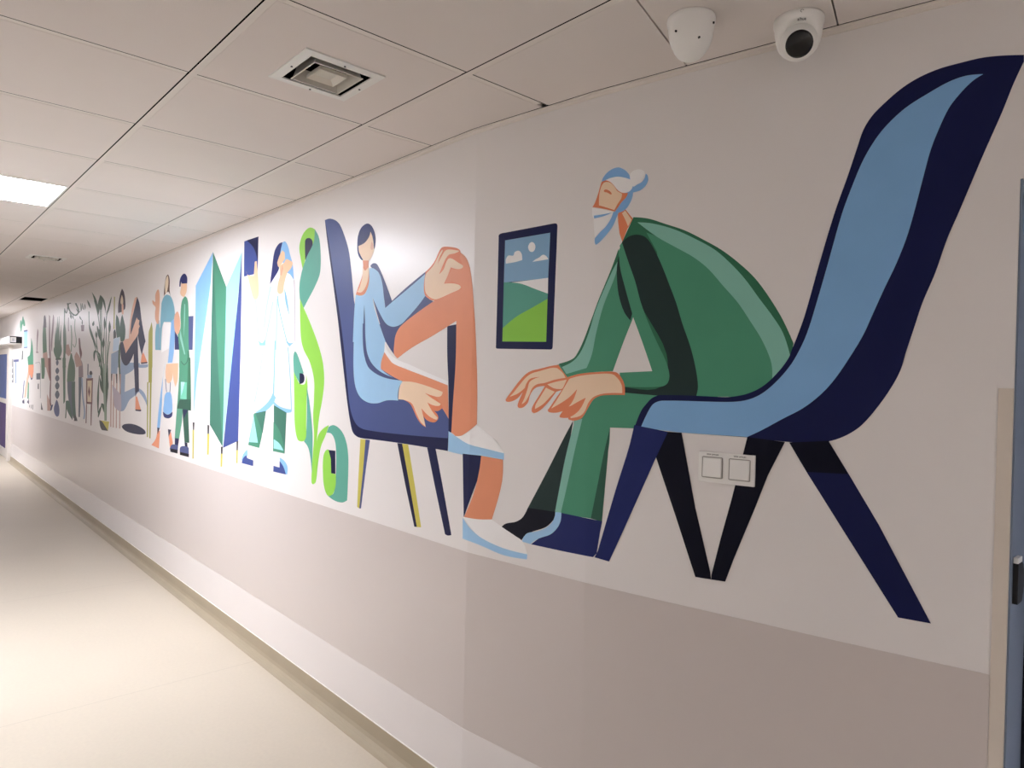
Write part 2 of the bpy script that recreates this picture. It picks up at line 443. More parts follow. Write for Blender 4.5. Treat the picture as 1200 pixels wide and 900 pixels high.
PAL = dict(navy=(34, 44, 104), navy2=(22, 28, 74), navy3=(6, 8, 28), ink=(22, 24, 62), slate=(84, 96, 148), slate2=(78, 88, 134), slate3=(80, 94, 146),
           blue=(168, 210, 243), blue2=(138, 186, 232), pale=(206, 226, 242), ice=(186, 234, 238), sky=(142, 182, 214),
           green=(84, 156, 124), green2=(58, 118, 88), green3=(52, 96, 78), green4=(40, 58, 56), green5=(96, 160, 132), mint=(142, 200, 182), mint2=(120, 205, 175),
           teal=(98, 170, 150), tealgrey=(122, 178, 196), lime=(150, 214, 82), orange=(238, 156, 118), orange2=(236, 142, 102), skin=(252, 222, 190), skin2=(236, 190, 164),
           white=(251, 249, 247), cream=(236, 218, 190), yellow=(208, 196, 92), olive=(172, 168, 74), brown=(96, 66, 54), plum=(62, 44, 62), dusk=(34, 38, 72),
           greybl=(150, 170, 196), mauve=(190, 178, 188), wood=(196, 160, 146), leaf=(80, 116, 86), leafd=(48, 82, 52), leafp=(140, 160, 138), maroon=(120, 70, 66), grey=(150, 150, 150), blue4=(138, 188, 232), pale4=(178, 216, 242), ice4=(160, 222, 224), skin4=(238, 196, 158), skin5=(226, 172, 140), green6=(74, 138, 112), green7=(64, 116, 98), slate4=(64, 80, 142), stone=(84, 94, 108), dark=(60, 58, 58), taupe=(150, 128, 132))
MM = {k: mat('mural '+k, v, .42, .16, var=.02, vscale=9, bump=.08, bscale=120) for k, v in PAL.items()}
def G_(x0, y0, s): return (x0, y0, s)
FULL = (0, 0, 1.0)
def parse(R, txt, smooth):
    pts = []
    for tok in txt.split():
        c = tok.endswith('!'); x, y = tok.rstrip('!').split(',')
        pts.append((R[0]+float(x)/R[2], R[1]+float(y)/R[2], c or not smooth))
    return pts
def curve(pts, closed=True, n=5):
    N = len(pts); out = []
    for i in range(N if closed else N-1):
        p0, p1, p2, p3 = pts[i-1], pts[i], pts[(i+1) % N], pts[(i+2) % N]
        if not closed:
            if i == 0: p1 = (p1[0], p1[1], True)
            if i == N-2: p2 = (p2[0], p2[1], True)
        out.append((p1[0], p1[1]))
        if p1[2] and p2[2]: continue
        L = math.hypot(p2[0]-p1[0], p2[1]-p1[1])
        def tan(a, b, c):
            la = math.hypot(b[0]-a[0], b[1]-a[1]) or 1e-6; lb = math.hypot(c[0]-b[0], c[1]-b[1]) or 1e-6
            return ((c[0]-a[0])/(la+lb)*L, (c[1]-a[1])/(la+lb)*L)
        m1 = None if p1[2] else tan(p0, p1, p2); m2 = None if p2[2] else tan(p1, p2, p3)
        ch = (p2[0]-p1[0], p2[1]-p1[1])
        if m1 is None: m1 = (1.5*ch[0]-.5*m2[0], 1.5*ch[1]-.5*m2[1])
        if m2 is None: m2 = (1.5*ch[0]-.5*m1[0], 1.5*ch[1]-.5*m1[1])
        for k in range(1, n):
            t = k/n; h1 = 2*t**3-3*t**2+1; h2 = t**3-2*t**2+t; h3 = -2*t**3+3*t**2; h4 = t**3-t**2
            out.append(tuple(h1*p1[q]+h2*m1[q]+h3*p2[q]+h4*m2[q] for q in (0, 1)))
    if not closed: out.append((pts[-1][0], pts[-1][1]))
    return out

mural = empty('wall_mural', W(2.0, 1.5, ZB))
tag(mural, 'long painted mural of patients, nurses, seats and plants on the white corridor wall', 'mural')
LAY = .00002
class Fig:
    """one painted figure: its own mesh plus named patches of paint under it"""
    def __init__(self, name, label, base=0):
        self.name, self.label, self.n = name, label, base
        self.parts = {}; self.order = []; self.cm = {}
    def add(self, key, poly, col):
        if key not in self.parts: self.parts[key] = []; self.order.append(key)
        self.n += 1
        col = self.cm.get(col, col)
        self.parts[key].append((poly, col, self.n))
    def s(self, key, col, R, txt): self.add(key, curve(parse(R, txt, True)), col); return self
    def p(self, key, col, R, txt): self.add(key, curve(parse(R, txt, False)), col); return self
    def line(self, key, col, R, w, txt, taper=False):      # a brush stroke, w in pixels of the photo
        c = curve(parse(R, txt, True), closed=False); L = []; Q = []
        for i, p in enumerate(c):
            a = c[max(i-1, 0)]; b = c[min(i+1, len(c)-1)]
            dx, dy = b[0]-a[0], b[1]-a[1]; l = math.hypot(dx, dy) or 1e-6
            k = w/2
            if taper:
                t = i/(len(c)-1); k *= max(.12, math.sin(math.pi*min(1, t*.9+.1)))
            L.append((p[0]-dy/l*k, p[1]+dx/l*k)); Q.append((p[0]+dy/l*k, p[1]-dx/l*k))
        self.add(key, L+Q[::-1], col); return self
    def build(self):
        root = None
        for key in self.order:
            allv = []; cols = []
            bm = bmesh.new()
            for poly, col, lay in self.parts[key]:
                if col not in cols: cols.append(col)
                sz = [wall_sz(*p) for p in poly]
                sub = bmesh.new()
                vs = [sub.verts.new((s, 0, z)) for s, z in sz]
                for tri in tessellate_polygon([[Vector((s, z, 0)) for s, z in sz]]):
                    try: sub.faces.new([vs[i] for i in tri])
                    except ValueError: pass
                smin = min(s for s, z in sz); smax = max(s for s, z in sz)
                for q in SB[1:-1]:
                    if smin < q < smax:
                        bmesh.ops.bisect_plane(sub, geom=sub.verts[:]+sub.edges[:]+sub.faces[:], plane_co=(q, 0, 0), plane_no=(1, 0, 0), dist=1e-7)
                cache = {}
                for f in sub.faces:
                    mid = f.calc_center_median().x; i = 0
                    while i < len(SB)-2 and mid > SB[i+1]: i += 1
                    fv = []
                    for v in f.verts:
                        kk = (v.index if v.index >= 0 else id(v), round(v.co.x, 6), round(v.co.z, 6), i)
                        if kk not in cache: cache[kk] = bm.verts.new(wall_point(v.co.x, v.co.z, lay*LAY+.0002, mid))
                        fv.append(cache[kk])
                    try:
                        nf = bm.faces.new(fv)
                    except ValueError: continue
                    nf.material_index = cols.index(col); nf.normal_update()
                    if nf.normal.y < 0: nf.normal_flip()      # Blender +Y is the corridor side
                sub.free()
            nm = self.name if root is None else key.split('#')[0]
            me = bpy.data.meshes.new(nm); bm.to_mesh(me); bm.free()
            for c in cols: me.materials.append(MM[c])
            o = bpy.data.objects.new(nm, me); C.objects.link(o)
            par = mural if root is None else root
            o.parent = par
            o.matrix_parent_inverse = Matrix.Translation(-mural.location)
            if root is not None: o.matrix_parent_inverse = Matrix.Identity(4)
            if root is None: root = o; o['label'] = self.label
        return root
FIGS = []
def fig(name, label, base=0):
    f = Fig(name, label, base); FIGS.append(f); return f

# ---- seated man in green
H = G_(670, 180, 7.5); T = G_(640, 240, 4); L7 = G_(560, 420, 4); HD = G_(580, 410, 7.5); SH = G_(530, 580, 6)
f = fig('painted_man', 'seated man in green suit, white cap and mask, painted')
f.p('neck', 'orange2', H, '405,515 470,488 540,575 490,660 445,775 420,700 408,600')
f.s('neck#s', 'skin', H, '442,525! 470,500! 527,582! 495,640! 468,575')
f.s('hair', 'blue2', H, '265,240 280,205 320,160 370,130 415,122 460,140 490,165 508,190! 540,285! 575,272 615,250 640,215 650,175! 668,195 672,235 648,285 605,322 575,333 540,342! 530,395 495,465 460,500 412,520! 395,560 360,640 300,720 250,775 212,803! 203,782 203,745! 250,690 300,640 345,560 362,517! 385,495 300,400 255,300')
f.s('cap', 'white', H, '298,234! 340,215 400,203 460,210 512,226! 530,255 535,290 520,320 490,340 440,345 410,325 375,290 340,256 315,240')
f.s('cap', 'white', H, '512,190 540,152 590,138 630,150 646,180 640,215 610,250 575,272 540,290 520,250')
f.s('face', 'orange2', H, '262,250! 300,236 340,250 375,285 405,322 445,345 495,345! 478,385 440,425 405,475 380,510! 300,490 183,470! 205,430 230,360 250,290')
f.s('face', 'skin', H, '277,262 300,250 338,256 375,290 400,327 443,352! 435,395 405,440 375,497! 310,475 240,455! 242,370 257,300')
f.s('face', 'orange2', H, '283,325 300,315 335,330 352,352 345,360 310,342 290,338')
f.s('face_mask', 'white', H, '180,478! 260,487! 365,515! 345,570 300,640 245,690 203,738! 195,650 192,570! 180,540!')
f.s('face_mask', 'blue2', H, '195,545! 280,533 362,516! 280,550 197,570!')
# far arm
f.s('sleeve', 'green', T, '358,175! 330,240 290,340 240,460 195,590 160,680 125,725 45,752! 75,800! 95,815! 180,790 313,780! 360,650 404,540! 412,515! 400,440 372,250')
f.s('sleeve', 'green2', T, '340,205! 310,290 265,400 215,530 180,625 150,690 125,722 60,745! 78,765! 130,735 165,690 200,600 235,500 275,400 310,310 340,258!')
f.s('sleeve', 'mint', T, '338,262! 310,312 270,400 230,500 200,600 165,685 130,730 75,760! 95,793! 190,765! 215,700 235,600 270,470 325,330')
f.s('sleeve', 'green4', T, '342,238! 348,300 368,380 404,510! 395,542! 365,500 340,420 332,340 333,283')
# torso
f.s('jacket', 'green2', T, '410,58! 480,65 560,90 650,120 740,165 820,210 900,270 980,345 1050,440 1110,540 1160,650! 1150,700! 1120,760 1060,820 1000,870 940,900! 350,897! 350,850! 345,787! 498,780! 450,640 404,515! 375,330 347,195!')
f.s('jacket', 'green', T, '470,130! 520,150 600,195 690,245 760,300 830,380 900,460 960,550 1010,630 1050,720 1060,770 1056,825! 1000,870 940,900! 600,900! 520,220!')
f.s('jacket', 'mint', T, '428,82! 500,88 600,115 700,160 790,210 860,270 930,345 1000,440 1060,520 1110,600 1145,710! 1110,765 1058,825! 1060,770 1050,720 1010,630 960,550 900,460 830,380 760,300 690,245 600,195 520,150')
f.s('jacket', 'green4', T, '356,177! 390,148 430,140 470,155 505,205 545,290 580,380 610,460 640,560 675,660 700,760 712,850 703,900! 350,897! 350,850! 540,852 565,700 440,460 385,280')
f.s('jacket', 'green', T, '345,192! 356,177! 385,265 418,360 445,460 480,555 520,645 560,730 578,795 570,835 540,852 350,852! 345,787! 498,780! 450,640 404,515! 375,330')
# trousers
f.s('trousers', 'green4', L7, '448,290! 430,400 400,600 385,727! 235,700! 330,520 400,380')
f.s('trousers', 'green', L7, '452,292! 480,250 505,218 545,182 590,166 680,160! 860,176! 800,215 765,270 740,328! 620,324! 612,430 570,600 530,750! 385,727! 400,600 430,450')
f.s('trousers', 'green3', L7, '620,326! 612,430 595,620 582,765! 530,750! 560,600 590,450')
f.s('trousers', 'mint', L7, '455,292! 490,283! 455,430 420,590 388,730! 362,720! 375,650 412,460')
# shoes
f.s('shoe', 'navy3', L7, '235,700! 370,720! 360,750 320,790 250,815 210,845 205,860! 160,830 105,797! 130,775 180,765 210,745')
f.s('shoe#2', 'navy', SH, '765,125! 1055,185! 1040,260! 1016,410! 990,437! 800,400! 555,347! 620,300 680,280 735,230 760,180')
f.s('shoe#2', 'blue', SH, '725,120! 768,124! 762,185 737,235 690,278 620,302 575,325 552,345! 492,328! 500,300 530,268 600,255 660,230 700,195 720,155')
# hands
f.s('hand', 'orange2', HD, '560,132! 500,140 400,165 320,185 270,215 210,280 150,360 95,440 108,456 150,452 200,425 248,368! 215,440 200,490 212,510 250,505 290,465 310,400 340,350 380,325 440,318! 390,400 330,500 325,540 345,556 400,530 470,460 540,368! 592,352! 645,250! 600,190')
f.s('hand', 'skin', HD, '548,160! 500,158 400,185 325,207 275,242 220,305 165,375 130,412! 200,385 264,335! 282,288 315,252 400,238! 345,255 305,285 290,335 262,420 235,478! 268,455 300,400 330,335 370,303 440,290 520,264 622,245! 595,200')
f.s('hand', 'skin', HD, '462,303! 540,280 632,262! 605,330 583,345! 520,338')
f.s('hand', 'skin', HD, '450,332! 405,405 360,480 353,520! 420,480 475,425 528,368! 490,352')
f.s('hand#2', 'orange2', HD, '640,240! 750,210 900,195 1060,195 1110,240 1140,310 1142,397! 1000,397 930,404 870,434 820,510 790,565 760,602 700,622 650,612 645,597! 600,598 570,590 575,570 600,535! 540,552 480,548 465,530 480,510 540,420 590,350 620,290')
f.s('hand#2', 'skin', HD, '655,255! 750,228 900,212 1030,213 1080,250 1115,310 1120,380! 1000,380 920,392 860,420 820,470 790,540 750,580 670,600! 665,590 720,530 790,430! 720,470 645,500! 690,430 722,345! 650,430 560,482 490,522! 545,440 605,340')
f.s('hand#2', 'orange2', HD, '724,345! 690,440 640,510 600,538 530,550 478,540 490,518! 560,480 650,420')
f.s('hand#2', 'orange2', HD, '800,420! 750,520 690,575 640,592 578,592 600,545 690,480')

# ---- large lounge chair
f = fig('painted_lounge_chair', 'huge navy and light blue lounge chair at right, painted', 45)
f.s('x', 'navy2', FULL, '1200,64.5! 1172,65.5 1150,68 1125,74 1100,81 1075,92 1055,105 1035,122.5 1022,136 1012,152 1005,172 994,205 978,250 960,310 944,367 936,390 928,410 924,420 912,436 895,452 877,461 857,465 840,465! 775,463 765,466 757,474 751,482.5 743,503! 751,501! 800,507! 876,512.5! 925,518 950,519 972,517 992,510 1010,498 1030,475 1047,450 1056,432 1062,412 1072,382 1081,355 1096,320 1110,280 1124,248 1152,182 1175,130 1187,100 1200,72!')
f.s('cushion', 'blue2', FULL, '1152.5,87! 1132,89 1112,96 1087,110 1062,126 1042,144 1027,162 1012,187 1000,215 987,250 970,310 957,355 946,390 936,412 925,430 907,450 890,463 872,469.5 850,471 777,469.5 767,472.5 761,480 751,501! 800,507! 876,512! 893,504 917,491 940,479 960,464 977,446 997,417 1012,392 1022,370 1037,337 1050,310 1062,280 1071,250 1084,200 1091,175 1100,152 1112,127 1125,110 1140,95')
f.s('leg', 'navy', FULL, '743.5,498! 783,506! 769,536! 735,612 714,658! 697,653! 701,645! 722,573 737,525')
f.p('leg#2', 'navy3', FULL, '783,506 799,507 815,595 832.5,670 833.5,679 815,676 792,605 769,536')
f.p('leg#3', 'navy3', FULL, '876,512 920,518 900,557 885,595 860,655 850,681.5 833.5,679 834,673 845,630 857.5,585')
f.p('leg#4', 'navy2', FULL, '925,518.5 971,516.5 995,556 1030,615 1091,730.5 1052.5,723.5 1000,640 945,552.5')
f.p('leg#4', 'navy3', FULL, '925,518.5 971,516.5 994,555.5 946,553')
f.p('leg', 'pale', FULL, '699.5,648 702.5,636 708,612 710,612 705,632') if False else None

# ---- window-like landscape picture
P = G_(575, 250, 5.294)
f = fig('painted_landscape_picture', 'navy framed landscape with green hills and clouds, painted')
f.s('x', 'navy2', P, '50,150! 52,133 68,124 90,120! 395,62! 410,65 415,78! 400,450! 385,828! 380,842 365,845! 45,840! 34,836 33,820! 42,480!')
f.p('sky', 'sky', P, '90,168 370,120 357,402 82,430')
f.s('horizon', 'white', P, '357,400! 355,500! 260,470 190,438 128,429!')
f.s('hill', 'teal', P, '82,428! 140,430 200,440 270,467 355,498! 353,531! 260,587 160,645 75,714!')
f.s('field', 'lime', P, '353,530! 345,797! 73,795! 75,712! 160,641 260,584')
f.s('cloud', 'white', P, '95,312! 95,285 110,262 140,262 150,240 175,232 192,250 196,290! 150,303')
f.s('sun', 'white', P, '233,208 243,185 257,178 272,188 278,208 270,232 255,240 240,232')
f.s('cloud#2', 'white', P, '260,301! 280,285 300,275 325,257 345,265 358,285! 310,293')

# ---- patient on a chair
Q1 = G_(370, 250, 6); Q2 = G_(380, 380, 5.4545); Q3 = G_(400, 490, 5); HU = G_(480, 280, 11.25); HL = G_(440, 430, 10); HE = G_(400, 255, 15)
f = fig('painted_dining_chair', 'slate blue chair under the patient in light blue, painted')
f.s('x', 'navy2', FULL, '380.8,258! 383.3,280 388.3,316.7 395,366.7 398.9,400 403.8,444 407.5,475.3 411,497.3 414,507.4 420.7,512.7 435,514.8 471.7,519.7 524.8,528.5! 526.7,490! 508,453! 430,400! 400,330!')
f.s('backrest', 'slate3', FULL, '380.8,258! 386.7,256.3 393.3,258.3 398.3,263.3 403.3,275 408.3,291.7 410.8,308.3 413.3,333.3 414.7,350 415.8,356.7! 420,400! 508,453! 526.7,490! 524.8,513.5! 471.7,509.2 429.5,503.8 419.4,499.2 413,488.2 409.3,471.7 406.6,444.2 402.6,404 398,368 391.5,325 385.5,285')
f.p('leg', 'yellow', Q3, '112,122 143,125 130,300 107,530 93,520 100,350')
f.p('leg', 'slate2', Q3, '142,125 168,128 145,290 115,530 105,528 128,300')
f.p('leg#2', 'ink', Q3, '328,146 358,150 400,390 445,638 428,636 375,390')
f.p('leg#2', 'yellow', Q3, '357,150 392,155 430,390 468,640 443,638 400,390')
f.s('leg#3', 'navy2', Q3, '503,172! 553,180! 600,430 645,685! 625,688 608,680! 555,430')
f = fig('painted_patient', 'seated patient in light blue shirt and orange trousers, painted', 14)
f.s('x', 'slate2', Q1, '385,372! 400,353 425,353 445,380 480,460 510,540 537,615! 640,520 781,404! 775,425! 490,668! 470,540 430,430')
f.s('x', 'slate2', Q1, '400,590! 430,650 480,700 545,780 600,770 680,680 775,575! 800,605! 834,622! 700,710 600,795 570,850 560,905! 490,905! 430,700')
f.s('x', 'slate2', Q2, '345,0! 520,0! 470,50 452,110 448,194! 420,155 385,95')
f.s('shirt', 'blue', Q1, '283,570! 320,578 350,555 372,480 378,385! 410,388 445,420 468,490 480,590 490,665! 530,630 650,530 775,422! 765,480 768,540 775,575! 720,650 650,730 600,780 545,798 500,780 465,730 400,592! 420,690 493,905! 262,905! 268,760 275,640')
f.s('shirt', 'blue', Q2, '192,60! 345,0! 365,50 388,105! 383,180 362,285! 430,335 505,362! 480,400 470,460 474,488! 400,487 340,505 280,500 230,465 200,400 188,300 188,150')
f.p('shirt', 'blue', Q2, '192,-5 345,-5 345,30 192,70')
f.s('shirt', 'slate2', Q1, '342,640! 348,760! 345,905! 333,905! 337,760')
f.s('shirt', 'slate2', Q2, '247,-5! 262,-5! 265,100 277,190 312,260 380,315 502,360! 400,345 330,315 280,270 255,190 247,100')
f.s('trousers', 'white', Q2, '388,105! 395,150 420,190 465,225 540,255 650,305 792,365! 792,395! 650,345 520,295 440,260 383,190!')
f.s('trousers', 'orange', Q2, '385,178! 410,215 440,250 520,285 650,335 790,390! 797,607! 760,545 740,520! 640,470! 500,365! 440,335 362,285! 365,240')
f.s('trousers', 'navy2', Q2, '787,12! 848,0! 840,250 815,692! 795,688! 795,400 787,200')
f.s('trousers', 'orange', FULL, '509,352.5! 487,368 470,382 464,392 462,405 462,415 466,420! 482.7,407.5 508,393 535,376! 535,376! 534,426 531,472 529,506.5! 534,511! 542,510 559,497! 559.5,453 558.5,417 557,380 556,367 554,337 551,315 547,303 540,296! 525,292! 505,320!')
f.s('slipper', 'white', Q2, '838,715! 890,708 975,645! 1050,700 1110,760 1150,825! 1050,800 920,765')
f.s('slipper', 'blue', Q2, '795,682! 840,715 920,765 1050,800 1149,825! 1149,867! 1000,848 880,832 792,811!')
f.s('trousers#2', 'navy2', Q3, '712,208! 822,220! 805,340 765,450 718,582!')
f.s('trousers#2', 'orange', Q3, '820,220! 948,243! 945,350 925,450 882,595! 800,593 720,580! 780,430 810,300')
f.s('slipper#2', 'white', Q3, '715,578! 800,592 882,593! 925,625 960,650 1020,690 1065,725 1090,799! 950,762 820,705')
f.s('slipper#2', 'blue', Q3, '712,583! 760,650 830,707 950,762 1090,798! 1088,827! 950,802 820,747 712,706!')
f.s('hand', 'orange2', HU, '215,435! 290,355 340,280 380,190 420,120 470,102 600,115 650,135 672,165 672,225! 720,420! 690,660! 560,716 430,778 340,806 300,812 250,785 205,740 190,640 200,520')
f.s('trousers#3', 'orange', HU, '510,480! 560,400! 640,410! 720,370! 660,240! 672,215! 740,260! 800,380! 820,600! 700,640! 660,600! 560,560! 470,585!')
f.s('hand#2', 'skin', HU, '225,450! 300,370 350,290 400,190 432,140! 438,160 400,240 372,335! 430,220 480,150 540,140 620,150 655,160 600,190 530,205 500,230 460,300 392,468! 450,400 480,320 510,265 540,255 580,270 640,310 703,350 705,375 670,395 620,397 545,375! 510,470 455,592! 520,585 600,590 660,610 680,640 650,670 560,710 430,770 340,797 270,770 215,710 200,600 208,500')
f.s('hand#3', 'orange2', HL, '275,378! 330,385 400,425 440,490 490,600 540,670 592,706! 565,575! 600,620 650,645 700,647 738,605 730,560 690,515! 740,515 788,478! 770,430 700,350 600,300 320,300')
f.s('hand#3', 'skin', HL, '320,168! 430,175 550,205 680,250 790,293! 775,335 740,350 680,340 582,305! 640,350 700,390 766,432! 750,455 680,450 610,415! 650,490 690,550 730,592! 720,618 650,590 590,540 540,482! 560,570 591,702! 530,640 480,540 430,430 350,390 270,380! 275,300 290,220')
f.s('neck', 'orange', Q1, '330,320! 375,320! 372,370 376,480 350,560 320,578 283,571! 300,520 325,450 335,390')
f.s('neck', 'skin', Q1, '332,372! 348,402 371,378! 370,460 345,530 320,556 293,552! 310,520 328,450')
f.s('hair', 'navy', HE, '285,440 295,330 335,210 390,140 460,105 520,130 570,210 600,330 600,450 585,545! 500,600! 400,750! 360,745 310,680 285,580')
f.s('face', 'skin', HE, '385,755! 490,755! 530,700 572,590 572,480 560,380 535,290 515,250! 490,340 440,415 390,460 305,500! 315,600 350,680 382,735!')
f.s('face', 'skin2', HE, '535,420! 560,470 560,560 530,565 518,520')

# ---- green plant like ribbon
E1 = G_(330, 250, 6); E2 = G_(330, 400, 4.5)
f = fig('painted_curling_plant', 'lime and teal curling ribbon plant, painted')
f.s('x', 'lime', E1, '150,398! 135,320 125,240 140,170 165,125 200,100 238,115! 240,190 215,240! 200,215 165,330 150,398')
f.s('x', 'ink', E1, '168,345! 165,200 175,178 200,175 217,195 217,235!')
f.s('leaf', 'teal', E1, '233,113! 260,160 272,230 276,340 268,430 232,520 190,600 155,667! 130,612! 125,520 140,420 175,310 215,230 230,180')
f.s('stem', 'lime', FULL, '351.7,350! 356,361! 363,377 371,398 376,414 379,429 380,447 378,467 374,489 371,520! 373,510 378,503 385.5,498! 382,509 376,524 372.5,545 370,565 366.5,567.5 365,564 366.5,535 368,511 367,489 368,467 368,445 363,424 356,410 353,398 351.8,375')
f.s('leaf#2', 'teal', E2, '248,452! 275,442 310,465 335,510 350,580 352,680 346,838! 320,850 280,840 245,815! 275,800 287,700! 287,570 280,520 262,487 238,482!')
f.s('leaf#3', 'lime', E2, '220,610 230,580 245,570 258,590 268,650 272,698! 286,700! 285,760 270,805 245,815 225,770 218,690')
f.p('leaf#4', 'ink', E2, '248,573 284,577 284,699 262,696 260,620')
f.s('leaf#5', 'teal', E2, '62,80 70,53 80,62 95,100 117,168! 95,178! 95,222! 65,165!')
f.s('leaf#6', 'lime', E2, '65,160! 80,195 97,225 122,225 130,175! 137,240 132,300 130,430 128,515 108,528 85,518 70,440 67,300')
f.s('leaf#6', 'ink', E2, '95,168! 115,173 121,195 115,217 95,226!')
f.s('leaf#7', 'teal', E2, '133,235! 150,340 163,480 163,600 160,695! 150,600 138,555 118,528! 130,500')

# ---- nurse in white
F1 = G_(270, 260, 6); F2 = G_(270, 400, 5.625)
f = fig('painted_nurse', 'nurse in white coat raising a dark tablet, painted')
f.cm = {'blue': 'blue4', 'pale': 'pale4', 'ice': 'ice4', 'skin': 'skin4', 'skin2': 'skin5', 'green5': 'green6', 'green': 'green7', 'slate3': 'slate4', 'teal': 'green6'}
f.s('x', 'white', F1, '278,440! 300,400! 345,330! 440,380! 450,480! 455,840! 410,880! 400,870! 430,1180! 300,1140! 160,1180! 230,870! 200,860! 180,560! 205,560! 240,800!')
f.s('tablet', 'slate3', F1, '98,137! 198,103! 192,362! 95,385!')
f.s('tablet', 'navy2', F1, '115,130! 198,103! 192,275! 165,185')
f.s('hand', 'skin', F1, '110,345! 122,372 165,380! 172,280! 185,275! 190,330! 198,420 200,510 185,545 165,542 142,470 125,395')
f.s('hair', 'navy', F1, '278,440! 290,350 310,210 340,155 370,143! 360,210 335,280 342,330 310,390')
f.s('veil', 'blue', F1, '366,145! 385,138 405,170 420,230 438,300 446,410! 420,370 400,360! 380,300 350,260')
f.s('face', 'skin', F1, '330,285! 345,240 365,200! 382,215! 384,260! 350,310! 337,315')
f.s('hand#2', 'skin', F1, '345,310! 375,290 395,262 415,270 437,285 430,320 400,360 378,440 370,495 345,508 330,490 335,430 348,380')
f.s('hand#2', 'skin2', F1, '365,295! 372,330! 360,380! 350,370!')
f.s('coat', 'blue', F1, '195,828! 225,850 250,805! 247,870! 205,870!')
f.s('coat', 'blue', F1, '383,795! 412,850 448,846! 415,878! 395,850!')
f.s('coat', 'blue', F1, '380,465! 400,540 416,665! 387,560')
f.line('coat', 'pale', F1, 1.9, '178,548 190,700 200,830')
f.line('coat', 'pale', F1, 1.9, '284,455 255,600 238,740')
f.line('coat', 'pale', F1, 1.9, '300,560 275,690 248,830')
f.line('coat', 'pale', F1, 1.9, '330,540 326,700 322,900')
f.line('coat', 'blue', F1, 1.2, '332,520 345,620 372,740 395,830')
f.line('coat', 'mauve', F1, .7, '449,410 453,600 454,840')
f.line('coat', 'pale', F2, 1.6, '215,60 190,240 160,400')
f.line('coat', 'blue', F2, 1.6, '295,-5 290,180 284,370')
f.s('coat', 'blue', F2, '160,470! 205,440 255,390 280,340! 300,370! 287,408! 240,455 200,470')
f.s('coat', 'blue', F2, '287,395! 330,430 405,450! 403,468! 360,470 320,448 285,415!')
f.line('coat', 'blue', F2, 1.1, '380,40 395,250 403,460')
f.p('trousers', 'teal', F2, '155,475 236,458 205,640 190,703 118,683')
f.p('trousers', 'green', F2, '165,474 236,458 213,605 195,555')
f.p('trousers', 'ice', F2, '153,487 182,668 125,664')
f.p('trousers#2', 'green', F2, '287,420 371,470 358,740 330,640 287,530')
f.s('trousers#2', 'teal', F2, '285,530! 325,590 350,680 357,740! 281,724!')
f.s('trousers#2', 'ice', F2, '287,645! 325,675 350,720! 286,706!')
f.s('shoe', 'blue', F2, '74,785! 85,745 112,712! 115,750! 90,790!')
f.s('shoe', 'slate3', F2, '75,802! 85,770 105,750! 112,770! 152,785! 150,822!')
f.s('shoe#2', 'blue', F2, '325,765! 358,790 378,830 374,880! 350,860 330,800')
f.s('shoe#2', 'slate3', F2, '285,820! 325,832! 325,788! 350,825 367,878! 283,858!')

# ---- folding screen
g2 = G_(210, 410, 6)
f = fig('painted_folding_screen', 'folded paper like screen in blue, green and slate, painted')
f.cm = {'blue': 'blue4', 'pale': 'pale4', 'ice': 'ice4', 'skin': 'skin4', 'skin2': 'skin5', 'green5': 'green6', 'green': 'green7', 'slate3': 'slate4', 'teal': 'green6'}
f.p('x', 'blue', FULL, '229.4,334.7 249.7,295.2 247.3,330 242.7,365.5 236,410 231,443 226.8,490 227.3,455 228.3,400')
f.p('x', 'white', FULL, '249.9,295.2 247.3,330 242.7,365.5 236,410 231,443 226.9,492 245.8,497 247,410 249,350')
f.p('panel', 'green5', FULL, '249.7,295.2 265.2,336 263.9,420 260.8,523 245.8,497.5 247,410')
f.p('panel', 'green', FULL, '249.7,295.2 252,350 255.2,420 260.5,523 245.8,497.5 247,410')
f.p('panel#2', 'ice', FULL, '265.2,336 283.5,295.2 276,380 270,440 260.9,523.5 262.9,440 264.5,380')
f.p('panel#3', 'slate3', FULL, '283.5,295.2 283,350 281.8,420 279.2,516.7 261.5,524.9 272,420 279,350')
for a, (d, y) in enumerate((('95,510 108,510 105,563 97,563', '94,563 105,563 102,765 93,765'), ('198,528 213,530 210,590 199,590', '197,590 213,590 208,737 196,737'),
             ('293,683 307,678 305,730 294,730', '292,730 305,730 302,822 291,822'), ('403,645 416,640 413,705 403,705', '402,705 413,705 411,797 401,797'))):
    f.p('foot#%d' % a, 'dark', g2, d); f.p('foot#%d' % a, 'yellow', g2, y)

# ---- couple
h1 = G_(170, 310, 7.5); h2 = G_(170, 420, 7.5)
f = fig('painted_nurse_with_tray', 'woman in blue waving and carrying a white tray, painted')
f.cm = {'blue': 'blue4', 'pale': 'pale4', 'ice': 'ice4', 'skin': 'skin4', 'skin2': 'skin5', 'green5': 'green6', 'green': 'green7', 'slate3': 'slate4', 'teal': 'green6'}
f.s('x', 'tealgrey', h1, '145,340! 165,285 190,265 225,280 250,340 262,420! 262,560 225,640! 232,505! 165,505! 150,560 140,752! 90,750! 90,600 105,500! 125,490! 130,560 138,440')
f.s('dress', 'blue2', h1, '225,505! 262,470! 263,600 255,750 240,862! 200,865! 212,740')
f.s('hand', 'skin2', h1, '108,525! 90,480 88,420 92,375 68,345 66,312 88,330 92,260 115,218 127,250 130,310 125,400 120,520!')
f.s('hair', 'brown', h1, '165,280! 170,200 185,110 202,88 216,130 216,220 224,278! 205,240 185,250')
f.s('face', 'cream', h1, '178,240! 178,150 200,98 206,160 195,230 180,265!')
f.s('tray', 'white', h1, '163,512! 230,512! 213,735! 143,775!')
f.line('dress#2', 'greybl', h1, .8, '130,560 128,650 120,740')
